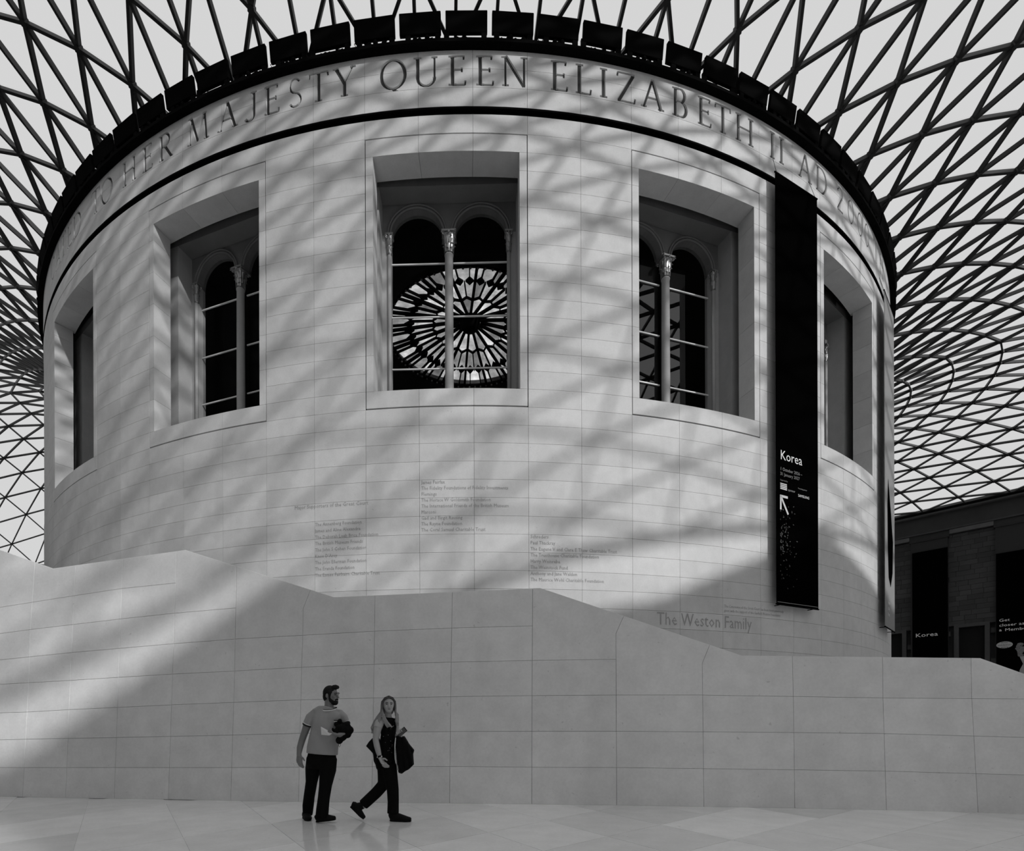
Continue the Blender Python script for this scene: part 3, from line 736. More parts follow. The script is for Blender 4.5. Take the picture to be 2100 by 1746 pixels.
for ph, po in panels:
    d, k = min((abs(l_[0]-ph), i) for i, l_ in enumerate(lets)); w_, i = names[k]; side = 'above' if d < .45 else ('just right of' if ph > lets[k][0] else 'just left of')
    if d > 1.6:
        po['label'] = 'black box panel at the far %s end of the cornice row, %s' % ('left' if ph < 0 else 'right', ['hidden tip', 'second from the tip', 'third from the tip', 'fourth from the tip', 'fifth from the tip'][min(4, int(round((51.3-abs(ph))/3)))]); continue
    nth = '' if w_.count(w_[i]) == 1 else ('first ' if w_.index(w_[i]) == i else ('last ' if w_.rindex(w_[i]) == i else 'middle '))
    lb = 'black box panel on the cornice %s the %sletter %s of %s' % (side, nth, w_[i], w_)
    if lb not in used: po['label'] = lb; used[lb] = 1
jobs = []
for r_ in (1, 2):
    for c in range(-15, 16):
        p0, p1 = PH0+CW*(c-.5), PH0+CW*(c+.5); h = zF[r_+1]-zF[r_]
        near = [m_ for pc, hw, m_ in lets if pc+hw > p0-.1 and pc-hw < p1+.1]
        me = MB(); me.sector(p0+ga, p1-ga, R-.09, R, zF[r_]+gap/2, zF[r_+1]-gap/2, 8); me = me.mesh('frieze_block', M['drum'])
        bm = bmesh.new(); bm.from_mesh(me); bmesh.ops.recalc_face_normals(bm, faces=bm.faces); bm.to_mesh(me); bm.free()
        o = link('frieze_block', me, rot)
        if near:
            ct = MB()
            for m_ in near: ct.add(m_.v, m_.f)
            cme = ct.mesh('cutter'); bm = bmesh.new(); bm.from_mesh(cme); bmesh.ops.recalc_face_normals(bm, faces=bm.faces); bm.to_mesh(cme); bm.free()
            co = link('cutter', cme, rot); md = o.modifiers.new('cut', 'BOOLEAN'); md.object = co; md.operation = 'DIFFERENCE'; md.solver = 'EXACT'; md.use_self = True
            jobs.append((o, co))
dg = bpy.context.evaluated_depsgraph_get()
done = [(o, co, bpy.data.meshes.new_from_object(o.evaluated_get(dg))) for o, co in jobs]
for o, co, me in done:
    o.modifiers.clear(); o.data = me; me.name = 'frieze_block'
for o, co, me in done:
    d_ = co.data; bpy.data.objects.remove(co); bpy.data.meshes.remove(d_)

# ================================================================== FLAT LETTERING (mesh text laid on surfaces)
def text_mesh(s, size, align='LEFT', sx=1.0, res=2):
    cu = bpy.data.curves.new('t', 'FONT'); cu.body = s; cu.size = size; cu.align_x = align; cu.resolution_u = res; cu.space_character = 1.02
    o = bpy.data.objects.new('t', cu); COL.objects.link(o); bpy.context.view_layer.update()
    me = bpy.data.meshes.new_from_object(o.evaluated_get(bpy.context.evaluated_depsgraph_get()))
    bpy.data.objects.remove(o); bpy.data.curves.remove(cu)
    v = [(p.co.x*sx, p.co.y) for p in me.vertices]; f = [tuple(p.vertices) for p in me.polygons]; bpy.data.meshes.remove(me)
    return v, f
def drum_text(s, px, py, size, sx=.95, mat='letter', lift=.004, name='incised_text'):
    r = R+lift
    a0 = None
    z = 8.0
    for _ in range(6):
        ph = phi_at(px, r, z); a = math.radians(ph); q0 = proj(math.sin(a)*r, AX-math.cos(a)*r, 0); q1 = proj(math.sin(a)*r, AX-math.cos(a)*r, 10); z = (py-q0[1])/(q1[1]-q0[1])*10
    v, f = text_mesh(s, size, sx=sx, res=1)
    V = []
    for x, y in v:
        b_ = a+x/r; V.append((math.sin(b_)*r, -math.cos(b_)*r, z+y))
    link(name, mesh(name, V, f, M[mat]), rot)
lists = [((646, 1080), 13.0, ['The Annenberg Foundation', 'James and Aline Alexandre', 'The Deborah Loeb Brice Foundation', 'The British Museum Friends', 'The John S Cohen Foundation', "Knox D'Arcy", 'The John Ellerman Foundation', 'The Eranda Foundation', 'The Esmee Fairbairn Charitable Trust']),
         ((864, 993), 12.2, ['James Fairfax', 'The Fidelity Foundations of Fidelity Investments', 'Flemings', 'The Horace W Goldsmith Foundation', 'The International Friends of the British Museum', 'Marconi', 'Gad and Birgit Rausing', 'The Rayne Foundation', 'The Coral Samuel Charitable Trust']),
         ((1088, 1104), 12.6, ['Schroders', 'Paul Thackray', 'The Eugene V and Clare E Thaw Charitable Trust', 'The Trusthouse Charitable Foundation', 'Harry Weinrebe', 'The Weinstock Fund', 'Anthony and Jane Weldon', 'The Maurice Wohl Charitable Foundation'])]
for (x, y), dy, ls in lists:
    for i, s in enumerate(ls): drum_text(s, x, y+i*dy, .135, .86)
drum_text('Major Supporters of the Great Court', 604, 1046, .15, .9)
drum_text('The Weston Family', 1347, 1281, .50, .80)
drum_text('The Concourse of the Great Court has been most generously', 1485, 1246, .115, .8)
drum_text('given with the support of the Garfield Weston Foundation', 1485, 1255, .115, .8)

# ================================================================== HANGING BANNERS
def banner(name, ph0, z0, z1, lab, cloth):
    a = math.radians(ph0+2.4); r_ = R+.2; hw = (R+.2)*math.sin(math.radians(2.42))
    b_ = link(name, None, loc=(math.sin(a)*r_*math.cos(0), AX-math.cos(a)*r_, z0), rz=a, label=lab, cat='banner')
    mb = MB(); mb.box(-hw, hw, -.006, .006, 0, z1-z0); mb.build('cloth', cloth, b_)
    for z in (0, z1-z0): mb = MB(); mb.tube([(-hw-.02, 0, z), (hw+.02, 0, z)], .022, 8); mb.build('rail', M['metal'], b_, True)
    for s in (-1, 1): mb = MB(); mb.tube([(s*hw*.93, 0, z1-z0), (s*(hw*.93-.06), .16, z1-z0+.62)], .006, 5); mb.build('hanging_wire', M['metal'], b_)
    for s in (-1, 1): mb = MB(); mb.tube([(s*hw*.8, 0, 0), (s*hw*.8, .2, 0)], .014, 6); mb.build('standoff', M['metal'], b_)
    return b_, hw
zb0, zb1 = 4.72, 17.40
b1, hw = banner('hanging_banner', 23.1, zb0, zb1, 'tall black exhibition banner with white lettering and an arrow, hung on the rotunda', M['banner'])
def btext(par, s, x, z, size, mat='white', sx=1.0, y=-.012, name='lettering'):
    v, f = text_mesh(s, size, sx=sx); link(name, mesh(name, [(p[0], 0, p[1]) for p in v], f, M[mat]), par, loc=(x, y, z))
X0 = -hw+.17
zq = lambda py: [z for z in [0]][0]
def bz(py): 
    a = math.radians(25.5); r_ = R+.2; q0 = proj(math.sin(a)*r_, AX-math.cos(a)*r_, 0); q1 = proj(math.sin(a)*r_, AX-math.cos(a)*r_, 10)
    return (py-q0[1])/(q1[1]-q0[1])*10-zb0
btext(b1, 'Korea', X0, bz(953), .40, sx=1.0)
btext(b1, '1 October 2026 \u2013', X0, bz(975), .135, 'grey'); btext(b1, '31 January 2027', X0, bz(985), .135, 'grey')
btext(b1, 'Supported by', X0, bz(1000)+.06, .06, 'grey'); btext(b1, 'Presenting partner', X0+.82, bz(1003), .055, 'grey')
for k in range(4):
    mb = MB(); mb.box(0, .3, -.001, .001, 0, .032); mb.build('logo_stripe', M['white'], b1, loc=(X0, -.012, bz(1013)+k*.05))
btext(b1, 'sponsor', X0+.35, bz(1013), .10, 'grey'); btext(b1, 'SAMSUNG', X0+.82, bz(1019), .115, 'white', 1.0)
ar = MB()
for (x0, y0, x1, y1) in ((0, 0, .34, -.50), (0, 0.03, 0, -.40), (-.03, 0, .32, 0)):
    d = Vector((x1-x0, y1-y0)).normalized(); n = Vector((-d.y, d.x))*.036
    ar.add([(x0+n.x, 0, y0+n.y), (x1+n.x, 0, y1+n.y), (x1-n.x, 0, y1-n.y), (x0-n.x, 0, y0-n.y)], [(3, 2, 1, 0)])
ar.build('arrow', M['white'], b1, loc=(X0+.02, -.012, bz(1027)))
dt = MB(); rs = random.Random(3)                             # faint mother-of-pearl specks of the printed picture
for i in range(90):
    x = X0+abs(rs.gauss(0, .32)); z = bz(rs.uniform(1065, 1215)) if i > 60 else bz(rs.gauss(1110, 28))
    if x > hw-.1: continue
    s_ = rs.uniform(.008, .022); an = rs.uniform(0, 3)
    dt.add([(x+s_*2.2*math.cos(an), 0, z+s_*2.2*math.sin(an)), (x-s_*math.sin(an), 0, z+s_*math.cos(an)), (x-s_*2*math.cos(an), 0, z-s_*2*math.sin(an)), (x+s_*math.sin(an), 0, z-s_*math.cos(an))], [(3, 2, 1, 0)])
dt.build('printed_specks', plain('speck_print', .07, .6), b1, loc=(0, -.012, 0))
mb = MB(); mb.box(-hw+.03, hw-.03, -.001, .001, 0, .014); mb.build('printed_line', M['grey'], b1, loc=(0, -.012, .06))
b2, _ = banner('hanging_banner', 41.2, zb0, 17.0, 'pale banner with a dark figure seen edge-on at the right rim of the rotunda', M['palebanner'])
fg = MB(); fg.add([(-.3, 0, 1.9), (.1, 0, 1.6), (.5, 0, 2.2), (.6, 0, 3.4), (.2, 0, 4.4), (-.35, 0, 5.6), (-.5, 0, 4.6), (-.45, 0, 3.0)], [tuple(range(7, -1, -1))]); fg.build('printed_figure', M['banner'], b2, loc=(0, -.012, 0))
for k in range(3): btext(b2, ['open', 'daily', 'free'][k], -.45, .9-.22*k, .2, 'white')

# posters on the dark facade
def poster(name, px0, px1, py0, py1, lab):
    n0, n1 = sorted((ew(px0, 1250, 36.5)[0], ew(px1, 1250, 36.5)[0])); zt_, zb_ = ew((px0+px1)/2, py0, 36.5)[1], ew((px0+px1)/2, py1, 36.5)[1]
    o = link(name, None, label=lab, cat='poster'); frame_to(o, 36.5, (n0+n1)/2); o.location.z = zb_
    hw_ = (n1-n0)/2; mb = MB(); mb.box(-hw_, hw_, 0, .03, 0, zt_-zb_); mb.build('cloth', M['banner'], o)
    mb = MB(); mb.box(-hw_, hw_, -.02, .05, zt_-zb_, zt_-zb_+.05); mb.build('rail', M['metal'], o)
    return o, (n0+n1)/2, zb_
def ptext(o, n_c, zb_, s, px, py, hpx, mat='white', sx=1.25):
    n, z = ew(px, py, 36.48); sz = hpx*45/F/.72
    v, f = text_mesh(s, sz, sx=-sx); link('lettering', mesh('lettering', [(p[0], 0, p[1]) for p in v], [q[::-1] for q in f], M[mat]), o, loc=(n-n_c, -.02, z-zb_))
    return sz
o, nc, zb_ = poster('wall_poster', 1871, 1944, 1130, 1352, 'tall black wall poster with one white word, on the dark facade')
ptext(o, nc, zb_, 'Korea', 1877, 1308, 8.4)
o, nc, zb_ = poster('wall_poster', 2043, 2135, 1130, 1400, 'black membership poster with white badge at the right edge, on the dark facade')
for s, y in (('Get', 1276), ('closer as', 1286), ('a', 1295.5)): ptext(o, nc, zb_, s, 2048.6, y, 5.6)
ptext(o, nc, zb_, 'Member', 2060.5, 1295, 5.6)
n, z = ew(2060, 1323, 36.48); mb = MB(); mb.add([(.47*math.cos(2*PI*i/24), 0, .27*math.sin(2*PI*i/24)) for i in range(24)], [tuple(range(24))]); mb.build('badge', plain('badge_print', .45, .6), o, loc=(n-nc, -.02, z-zb_))
for s, y in (('Free', 1319.5), ('exhibition', 1324.5), ('entry', 1329)): 
    n_, z_ = ew(2060, y, 36.46); v, f = text_mesh(s, .16, 'CENTER', -1.2); link('lettering', mesh('lettering', [(p[0], 0, p[1]) for p in v], [q[::-1] for q in f], M['black']), o, loc=(n_-nc, -.03, z_-zb_))
fg = MB(); rs = random.Random(5)                             # printed figure with curly hair
for i in range(26):
    a = rs.uniform(0, 2*PI); q = math.sqrt(rs.random()); n, z = ew(2093+8.5*q*math.cos(a), 1333+12*q*math.sin(a), 36.48)
    s_ = .12; fg.add([(n-nc+s_*math.cos(2*PI*k/7), -.001*i, z-zb_+s_*math.sin(2*PI*k/7)) for k in range(7)], [tuple(range(7))])
fg.build('printed_hair', plain('hair_print', .16, .6, noise=.6, scale=20), o, loc=(0, -.02, 0))
P = [ew(x, y, 36.48) for x, y in ((2091, 1347), (2107, 1345), (2110, 1360), (2125, 1385), (2125, 1396), (2090, 1396), (2091, 1375), (2098, 1362))]
fg = MB(); fg.add([(n-nc, 0, z-zb_) for n, z in P], [tuple(range(8))]); fg.build('printed_body', plain('body_print', .32, .6), o, loc=(0, -.03, 0))
# ================================================================== PEOPLE
def blob(name, mb, mat, parent, vox=.009, it=4, **k):
    o = link(name, mb.mesh(name, mat), None)
    r = o.modifiers.new('r', 'REMESH'); r.mode = 'VOXEL'; r.voxel_size = vox; r.use_smooth_shade = True
    s = o.modifiers.new('s', 'SMOOTH'); s.factor = .5; s.iterations = it
    me = evaluated(o); o.modifiers.clear(); od = o.data; o.data = me; bpy.data.meshes.remove(od)
    me.name = name
    if not me.materials: me.materials.append(mat)
    for p in me.polygons: p.use_smooth = True
    if parent:
        o.parent = parent; o.location = -Vector(parent.location)
    for kk, v in k.items():
        if v: o[kk] = v
    return o
def rots(f):                                              # columns: forward, side, up
    f = Vector(f).normalized(); u = Vector((0, 0, 1)); s = u.cross(f).normalized(); u = f.cross(s)
    return Matrix((f, s, u)).transposed()
def hand(mb, wrist, dirn, palm_n, thumb_side, size=1.0, curl=.6, finger_r=.0085):
    """palm with four curled fingers of different lengths and a thumb leaving the side of the palm"""
    d = Vector(dirn).normalized(); n = Vector(palm_n); n = (n-d*n.dot(d)).normalized(); s = d.cross(n).normalized()*thumb_side
    w_ = Vector(wrist); L_ = .09*size
    mb.tube([w_-d*.02, w_+d*.02, w_+d*L_*.6, w_+d*L_], [(.026*size, .020*size), (.032*size, .018*size), (.040*size, .016*size), (.036*size, .013*size)], 10)
    for i, (o_, l_) in enumerate(((.028, .075), (.010, .085), (-.009, .078), (-.026, .062))):
        p = w_+d*L_*.93+s*o_*size; pts = [p]; a = .15
        for q in range(3):
            a += curl*(.7+.12*i); p = p+(d*math.cos(a)+n*math.sin(a))*l_*size*(.45, .32, .23)[q]; pts.append(p)
        mb.tube(pts, [finger_r*size*1.08, finger_r*size, finger_r*size*.95, finger_r*size*.75], 8)
    p = w_+d*L_*.28+s*.026*size
    mb.tube([p, p+(d*.6+s*.75+n*.25).normalized()*.034*size, p+(d*.6+s*.75+n*.25).normalized()*.034*size+(d*.9+s*.15+n*.4).normalized()*.036*size], [.0135*size, .0105*size, .0085*size], 8)
def shoe(mb, heel, toe, w_=.045, h=.075, lift=0):
    """shoe from heel to toe, both points on the sole"""
    a, b_ = Vector(heel), Vector(toe); L_ = b_-a; up = Vector((0, 0, 1))
    if L_.normalized().z < -.4 or L_.normalized().z > .4: up = (Vector((0, 0, 1))-L_.normalized()*L_.normalized().z).normalized()
    pts = [a+L_*t+up*hh for t, hh in ((-.01, h*.5), (.08, h*.62), (.3, h*.62), (.55, h*.5), (.8, h*.38), (.95, h*.33), (1.0, h*.3))]
    mb.tube(pts, [(w_*.75, h*.50), (w_*.88, h*.62), (w_*.85, h*.60), (w_, h*.48), (w_*1.05, h*.36), (w_*.8, h*.3), (w_*.4, h*.2)], 12)
    mb.tube([a+up*.014+L_*.01, a+L_*.4+up*.010, a+L_*.75+up*.010, a+L_*1.0+up*.012], [(w_*.8, .014), (w_*.8, .012), (w_*1.06, .012), (w_*.55, .010)], 12)

skin_m = plain('man_skin', .22, .5, .4); skin_w = plain('woman_skin', .42, .5, .4)
hair_d = plain('dark_hair', .008, .7, .2); hair_l = plain('fair_long_hair', .15, .45, .4)
shirt_m = plain('heather_tshirt', .38, .9, .1, bump=1.0, scale=6); trim_m = plain('pale_trim', .8, .8); cuffd = plain('dark_trim', .01, .9)
black_c = plain('black_cloth', .006, .9, .08); leather = plain('black_leather', .005, .65, .15); dark_eye = plain('dark_feature', .015, .6); lip = plain('lip', .16, .5)

[n for n in shirt_m.node_tree.nodes if n.type == 'BUMP'][0].inputs['Distance'].default_value = .08; [n for n in shirt_m.node_tree.nodes if n.type == 'TEX_NOISE'][0].inputs['Detail'].default_value = .5
_N, _L = hair_l.node_tree.nodes, hair_l.node_tree.links                # dark roots, fair lengths
_g = _N.new('ShaderNodeNewGeometry'); _s = _N.new('ShaderNodeSeparateXYZ'); _r = _N.new('ShaderNodeMapRange')
_r.inputs[1].default_value = 1.36; _r.inputs[2].default_value = 1.60; _r.inputs[3].default_value = .30; _r.inputs[4].default_value = .05
_L.new(_g.outputs['Position'], _s.inputs[0]); _L.new(_s.outputs['Z'], _r.inputs[0]); _L.new(_r.outputs[0], _N['Principled BSDF'].inputs['Base Color'])
# ---------------------------------------------------------------- man
DM = ground_depth(662, 1688)+.08
def P(px, py, dd=0.0): return at(px, py, DM+dd)
S_ = DM/F                                                 # metres per pixel
foot = P(662, 1686); man = link('person', None, loc=(foot.x, foot.y, 0), label='bearded man in a light grey t-shirt walking with a leaflet and dark bundle', cat='person')
hc = P(679.5, 1426.5); fdir = Vector((.93, -.37, 0)).normalized(); HM = rots(fdir)
def hp(f, s, u): return hc+HM @ Vector((f, s, u))         # s>0: away from the camera side
b = MB()
b.ball(hc+HM @ Vector((-.012, 0, .012)), .098, .076, .112, 16, 12, HM)
b.ball(hp(.030, 0, -.045), .062, .058, .072, 14, 10, HM)
b.ball(hp(.052, 0, -.088), .034, .036, .030, 12, 8, HM)
b.tube([hp(.082, 0, .018), hp(.100, 0, -.012), hp(.113, 0, -.030), hp(.092, 0, -.040)], [.010, .012, .015, .010], 8)
b.tube([hp(.078, -.045, .028), hp(.092, -.018, .030), hp(.094, .018, .030), hp(.080, .045, .028)], .010, 8)
for s in (-1, 1):
    b.ball(hp(.068, s*.036, -.022), .022, .022, .018, 10, 8, HM)
    b.ball(hp(-.012, s*.078, -.010), .022, .010, .032, 10, 8, HM)
b.tube([hp(-.035, 0, -.06), P(675, 1447, .0), P(674, 1456, .01)], [(.060, .062), (.060, .062), (.075, .07)], 12)
b.tube([P(674, 1452), P(671, 1470), P(666, 1505), P(661, 1545), P(660, 1570)], [(.09, .06), (.17, .09), (.16, .09), (.17, .09), (.16, .09)], 14)
for pts, r_ in (((P(645, 1562, .03), P(638, 1604, .1), P(631, 1668, .18)), .06), ((P(674, 1562), P(666, 1614, -.05), P(660, 1672, -.08)), .06)): b.tube(pts, [r_*1.2, r_, r_*.7], 10)
# hanging arm
b.tube([P(641, 1466, .02), P(631, 1485, .0), P(622, 1511, .03), P(619, 1520, .03), P(615, 1534, .0), P(613, 1548, -.04), P(613, 1553, -.05)],
       [.058, .054, .046, .044, .041, .030, .028], 12)
hand(b, P(613.5, 1549, -.045), P(614.5, 1566, -.06)-P(613.5, 1549, -.045), (.45, .9, 0), 1, 1.12, .28, .0105)
# bent arm and its hand around the leaflet
b.tube([P(704, 1467, .03), P(709, 1484, .02), P(716, 1500, -.02), P(714, 1505, -.07), P(703, 1507, -.17), P(694, 1508, -.23)], [.042, .044, .044, .044, .036, .029], 12)
hand(b, P(695, 1508, -.225), P(684, 1506, -.26)-P(695, 1508, -.225), (0, .5, .75), 1, 1.0, .5, .0095)
blob('body', b, skin_m, man, .0055, 2)
h = MB()
h.ball(hp(-.022, 0, .030), .100, .083, .102, 16, 12, HM); h.ball(hp(-.052, 0, -.015), .066, .078, .085, 14, 10, HM)
h.tube([hp(.055, -.05, .105), hp(.078, -.01, .108), hp(.070, .045, .105)], [.026, .030, .026], 8)
for s in (-1, 1): h.tube([hp(.018, s*.070, .05), hp(.022, s*.073, .005), hp(.020, s*.071, -.045)], [.02, .013, .012], 8)
blob('hair', h, hair_d, man, .007, 2)
h = MB()
h.ball(hp(.052, 0, -.098), .044, .052, .036, 14, 10, HM)
for s in (-1, 1): h.tube([hp(.018, s*.068, -.035), hp(.028, s*.064, -.065), hp(.05, s*.045, -.09)], [.013, .022, .026], 8)
h.tube([hp(.080, -.032, -.062), hp(.098, 0, -.054), hp(.080, .032, -.062)], [.008, .011, .008], 8)
blob('beard', h, hair_d, man, .006, 2)
e = MB()
for s in (-1, 1):
    e.ball(hp(.088, s*.034, .006), .007, .011, .005, 8, 6, HM); e.tube([hp(.088, s*.052, .024), hp(.099, s*.03, .030), hp(.102, s*.014, .024)], .005, 6)
e.build('eyes_and_brows', dark_eye, man, True, loc=(-man.location.x, -man.location.y, 0))
t = MB()
t.tube([P(675, 1452.5, .015), P(674, 1455.5, .01), P(672, 1460.5), P(671, 1471), P(670, 1486), P(667, 1502), P(664, 1519), P(661.5, 1535), P(660.5, 1547)],
       [(.082, .078), (.145, .092), (.200, .104), (.212, .120), (.198, .130), (.193, .128), (.200, .130), (.206, .134), (.206, .134)], 20)
t.tube([P(655, 1466, .0), P(646, 1466.5, .0), P(637.5, 1473, .0), P(631.5, 1485.5, 0)], [.075, .078, .072, .066], 14)
t.tube([P(688, 1466, .02), P(696, 1466.5, .02), P(703.5, 1473, .02), P(708.5, 1484.5, .015)], [.072, .074, .067, .060], 14)
tee = blob('t_shirt', t, shirt_m, man, .008, 4)
tr = MB(); rim = [P(674.5, 1453.2, .0)+Vector((math.cos(a)*.100, math.sin(a)*.088-.024*max(0, -math.sin(a))**2, -.034*max(0, -math.sin(a))+.008*max(0, math.sin(a)))) for a in [2*PI*i/24 for i in range(25)]]
tr.tube(rim, .009, 6, False); tr.build('collar_trim', trim_m, tee, True)
tr = MB(); tr.tube([p+Vector((0, .004, .009)) for p in rim], .007, 6, False); tr.build('dark_collar', cuffd, tee, True)
for c_, ax, r_ in ((P(631.5, 1485.5, 0), P(622, 1511, .03)-P(631.5, 1485.5, 0), .067), (P(708.5, 1484.5, .015), P(716, 1500, -.02)-P(708.5, 1484.5, .015), .061)):
    ax.normalize(); tr = MB(); tr.tube([c_-ax*.012, c_-ax*.002], r_+.003, 16); tr.build('cuff_trim', trim_m, tee, True)
    tr = MB(); tr.tube([c_, c_+ax*.02], r_+.001, 16); tr.build('dark_cuff', cuffd, tee, True)
tr = MB(); pk = [P(684.5, 1480, -.135), P(699, 1480.5, -.115)]; tr.tube(pk, .006, 6); tr.build('pocket_trim', trim_m, tee)
tr = MB(); tr.tube([p+Vector((0, 0, .012)) for p in pk], .007, 6); tr.build('pocket_edge', cuffd, tee)
t = MB()
t.tube([P(660.5, 1542), P(660, 1553), P(659, 1566), P(658.5, 1577)], [(.180, .105), (.192, .118), (.202, .126), (.185, .115)], 18)
t.tube([P(646, 1556, .02), P(642, 1578, .05), P(639, 1604, .09), P(634, 1635, .13), P(632, 1652, .16), P(631, 1672, .18)], [.112, .102, .078, .074, .076, .066], 14)
t.tube([P(674, 1556, -.01), P(672.5, 1580, -.03), P(667.5, 1612, -.06), P(664, 1638, -.08), P(661.5, 1658, -.09), P(660, 1677, -.09)], [.112, .108, .084, .078, .082, .084], 14)
blob('trousers', t, black_c, man, .009, 4)
for hl, te, z_ in (((625, 1682, .22), (634, 1684, .02), 0), ((649, 1688, -.06), (688, 1688, -.10), 0)):
    a_, b_ = P(*hl), P(*te); a_.z = .0; b_.z = 0 if hl[0] == 625 else .035
    s_ = MB(); shoe(s_, a_, b_, .05, .095); blob('shoe', s_, leather, man, .006, 2)

# things the man carries
pc_ = [P(658, 1491.3, -.20), P(682.5, 1504.5, -.285), P(675, 1509, -.28), P(659, 1507.5, -.21)]
c_ = sum(pc_, Vector())/4; mb = MB(); mb.prism([p-c_ for p in pc_], (0, .006, .002)); mb.build('leaflet', plain('paper', .85, .7), loc=c_, label="white folded leaflet in the bearded man's hand", cat='leaflet')
bu = MB(); c_ = P(705, 1497, -.12)
for (x, y, dd, rx, ry, rz) in ((708, 1490, -.10, .075, .07, .055), (716, 1498, -.12, .062, .07, .058), (700, 1496, -.16, .085, .07, .06), (712, 1507, -.12, .055, .06, .05), (702, 1512, -.16, .06, .06, .055), (696, 1519, -.17, .05, .05, .05), (690, 1486, -.13, .035, .04, .035), (697, 1479, -.12, .03, .035, .03), (687, 1499, -.20, .05, .035, .022)):
    bu.ball(P(x, y, dd)-c_, rx, ry, rz, 10, 8)
bu.tube([P(681, 1494, -.21)-c_, P(690, 1502, -.23)-c_, P(700, 1505, -.2)-c_], .014, 8)
o = blob('jacket_bundle', bu, black_c, None, .009, 6, label='rolled up black jacket tucked under the bearded man\'s arm', category='jacket'); o.location = c_
mb = MB(); mb.tube([P(697, 1520, -.19)-c_, P(698.5, 1528, -.2)-c_, P(696, 1533, -.2)-c_, P(694, 1530, -.2)-c_, P(697, 1523, -.2)-c_], .003, 5); mb.build('drawcord', black_c, o)

# ---------------------------------------------------------------- woman
DM = ground_depth(820, 1686.5)+.06
foot = P(800, 1686); wom = link('person', None, loc=(foot.x, foot.y, 0), label='long haired woman in a dark sleeveless top walking with a phone', cat='person')
wl = (-foot.x, -foot.y, 0)
hc = P(797, 1446.5, -.03); fdir = Vector((.22, -.97, .03)).normalized(); HM = rots(fdir)
b = MB()
b.ball(hp(-.012, 0, .016), .092, .074, .100, 16, 12, HM); b.ball(hp(.022, 0, -.042), .056, .054, .068, 14, 10, HM); b.ball(hp(.040, 0, -.080), .028, .028, .024, 10, 8, HM)
b.tube([hp(.074, 0, .012), hp(.090, 0, -.012), hp(.098, 0, -.028), hp(.080, 0, -.036)], [.008, .009, .012, .008], 8)
for s in (-1, 1): b.ball(hp(.056, s*.034, -.024), .022, .022, .020, 10, 8, HM)
b.tube([hp(-.03, 0, -.05), P(796, 1467, .01), P(795, 1476, .02)], [(.048, .05), (.046, .05), (.065, .06)], 12)
b.tube([P(795, 1473, .02), P(795, 1482, .02), P(796, 1510, .02), P(792, 1545, .02), P(789, 1568, .02)], [(.10, .06), (.115, .075), (.085, .08), (.09, .08), (.12, .09)], 14)
for pts in ((P(798, 1572), P(805, 1620), P(807, 1672)), (P(788, 1572, .05), P(785, 1612, .06), P(744, 1655, .06))): b.tube(pts, [.065, .055, .04], 10)
b.tube([P(781, 1481, -.03), P(776.5, 1487, -.07), P(773, 1503, -.10), P(770.5, 1518, -.11), P(773, 1530, -.13), P(776, 1542, -.15), P(779, 1553, -.17), P(780.5, 1557, -.17)], [.052, .054, .048, .040, .040, .036, .027, .025], 12)
hand(b, P(780, 1555.5, -.17), P(787, 1568, -.20)-P(780, 1555.5, -.17), (.5, .8, 0), 1, 1.05, .38, .0098)
b.tube([P(809, 1481, .06), P(813, 1493, .08), P(812, 1509, .06), P(817, 1511, -.05), P(819, 1511, -.08)], [.046, .042, .036, .028, .025], 12)
p0, p1 = P(815.5, 1509, -.13), P(832, 1495, -.15); pd = (p1-p0).normalized(); pn = Vector((.25, -.9, .35)); pn = (pn-pd*pn.dot(pd)).normalized(); ps = pd.cross(pn); pc2 = (p0+p1)/2; PL = (p1-p0).length/2
b.tube([P(818, 1513, -.06), pc2-pd*PL*.75-pn*.022, pc2-pd*PL*.2-pn*.026], [(.026, .02), (.036, .017), (.034, .013)], 10)        # palm behind the phone
for i in range(4):
    q = pc2-pd*PL*(.85-.34*i); sg = -1 if ps.z > 0 else 1
    b.tube([q-pn*.022-ps*sg*.022, q-pn*.006+ps*sg*.042*-1, q+pn*.010-ps*sg*.036, q+pn*.012-ps*sg*(.008-.004*i)], [.0095, .0095, .009, .0075], 8)
q = pc2-pd*PL*.55; b.tube([q-pn*.02+ps*sg*.02, q+ps*sg*.044, q+pd*.03+pn*.008+ps*sg*.036], [.012, .0105, .008], 8)                # thumb
blob('body', b, skin_w, wom, .0055, 2)
e = MB()
for s in (-1, 1):
    e.ball(hp(.074, s*.030, .006), .006, .012, .005, 8, 6, HM); e.tube([hp(.070, s*.046, .022), hp(.080, s*.028, .027), hp(.084, s*.013, .023)], .0042, 6)
e.build('eyes_and_brows', dark_eye, wom, True, loc=wl)
e = MB(); e.tube([hp(.064, -.024, -.054), hp(.078, 0, -.057), hp(.064, .024, -.054)], [.004, .006, .004], 6); e.build('lips', plain('dark_lip', .09, .5), wom, True, loc=wl)
h = MB(); rs = random.Random(11)
h.ball(hp(-.024, 0, .028), .086, .078, .080, 16, 12, HM); h.ball(hp(-.05, 0, -.05), .055, .078, .09, 14, 10, HM)
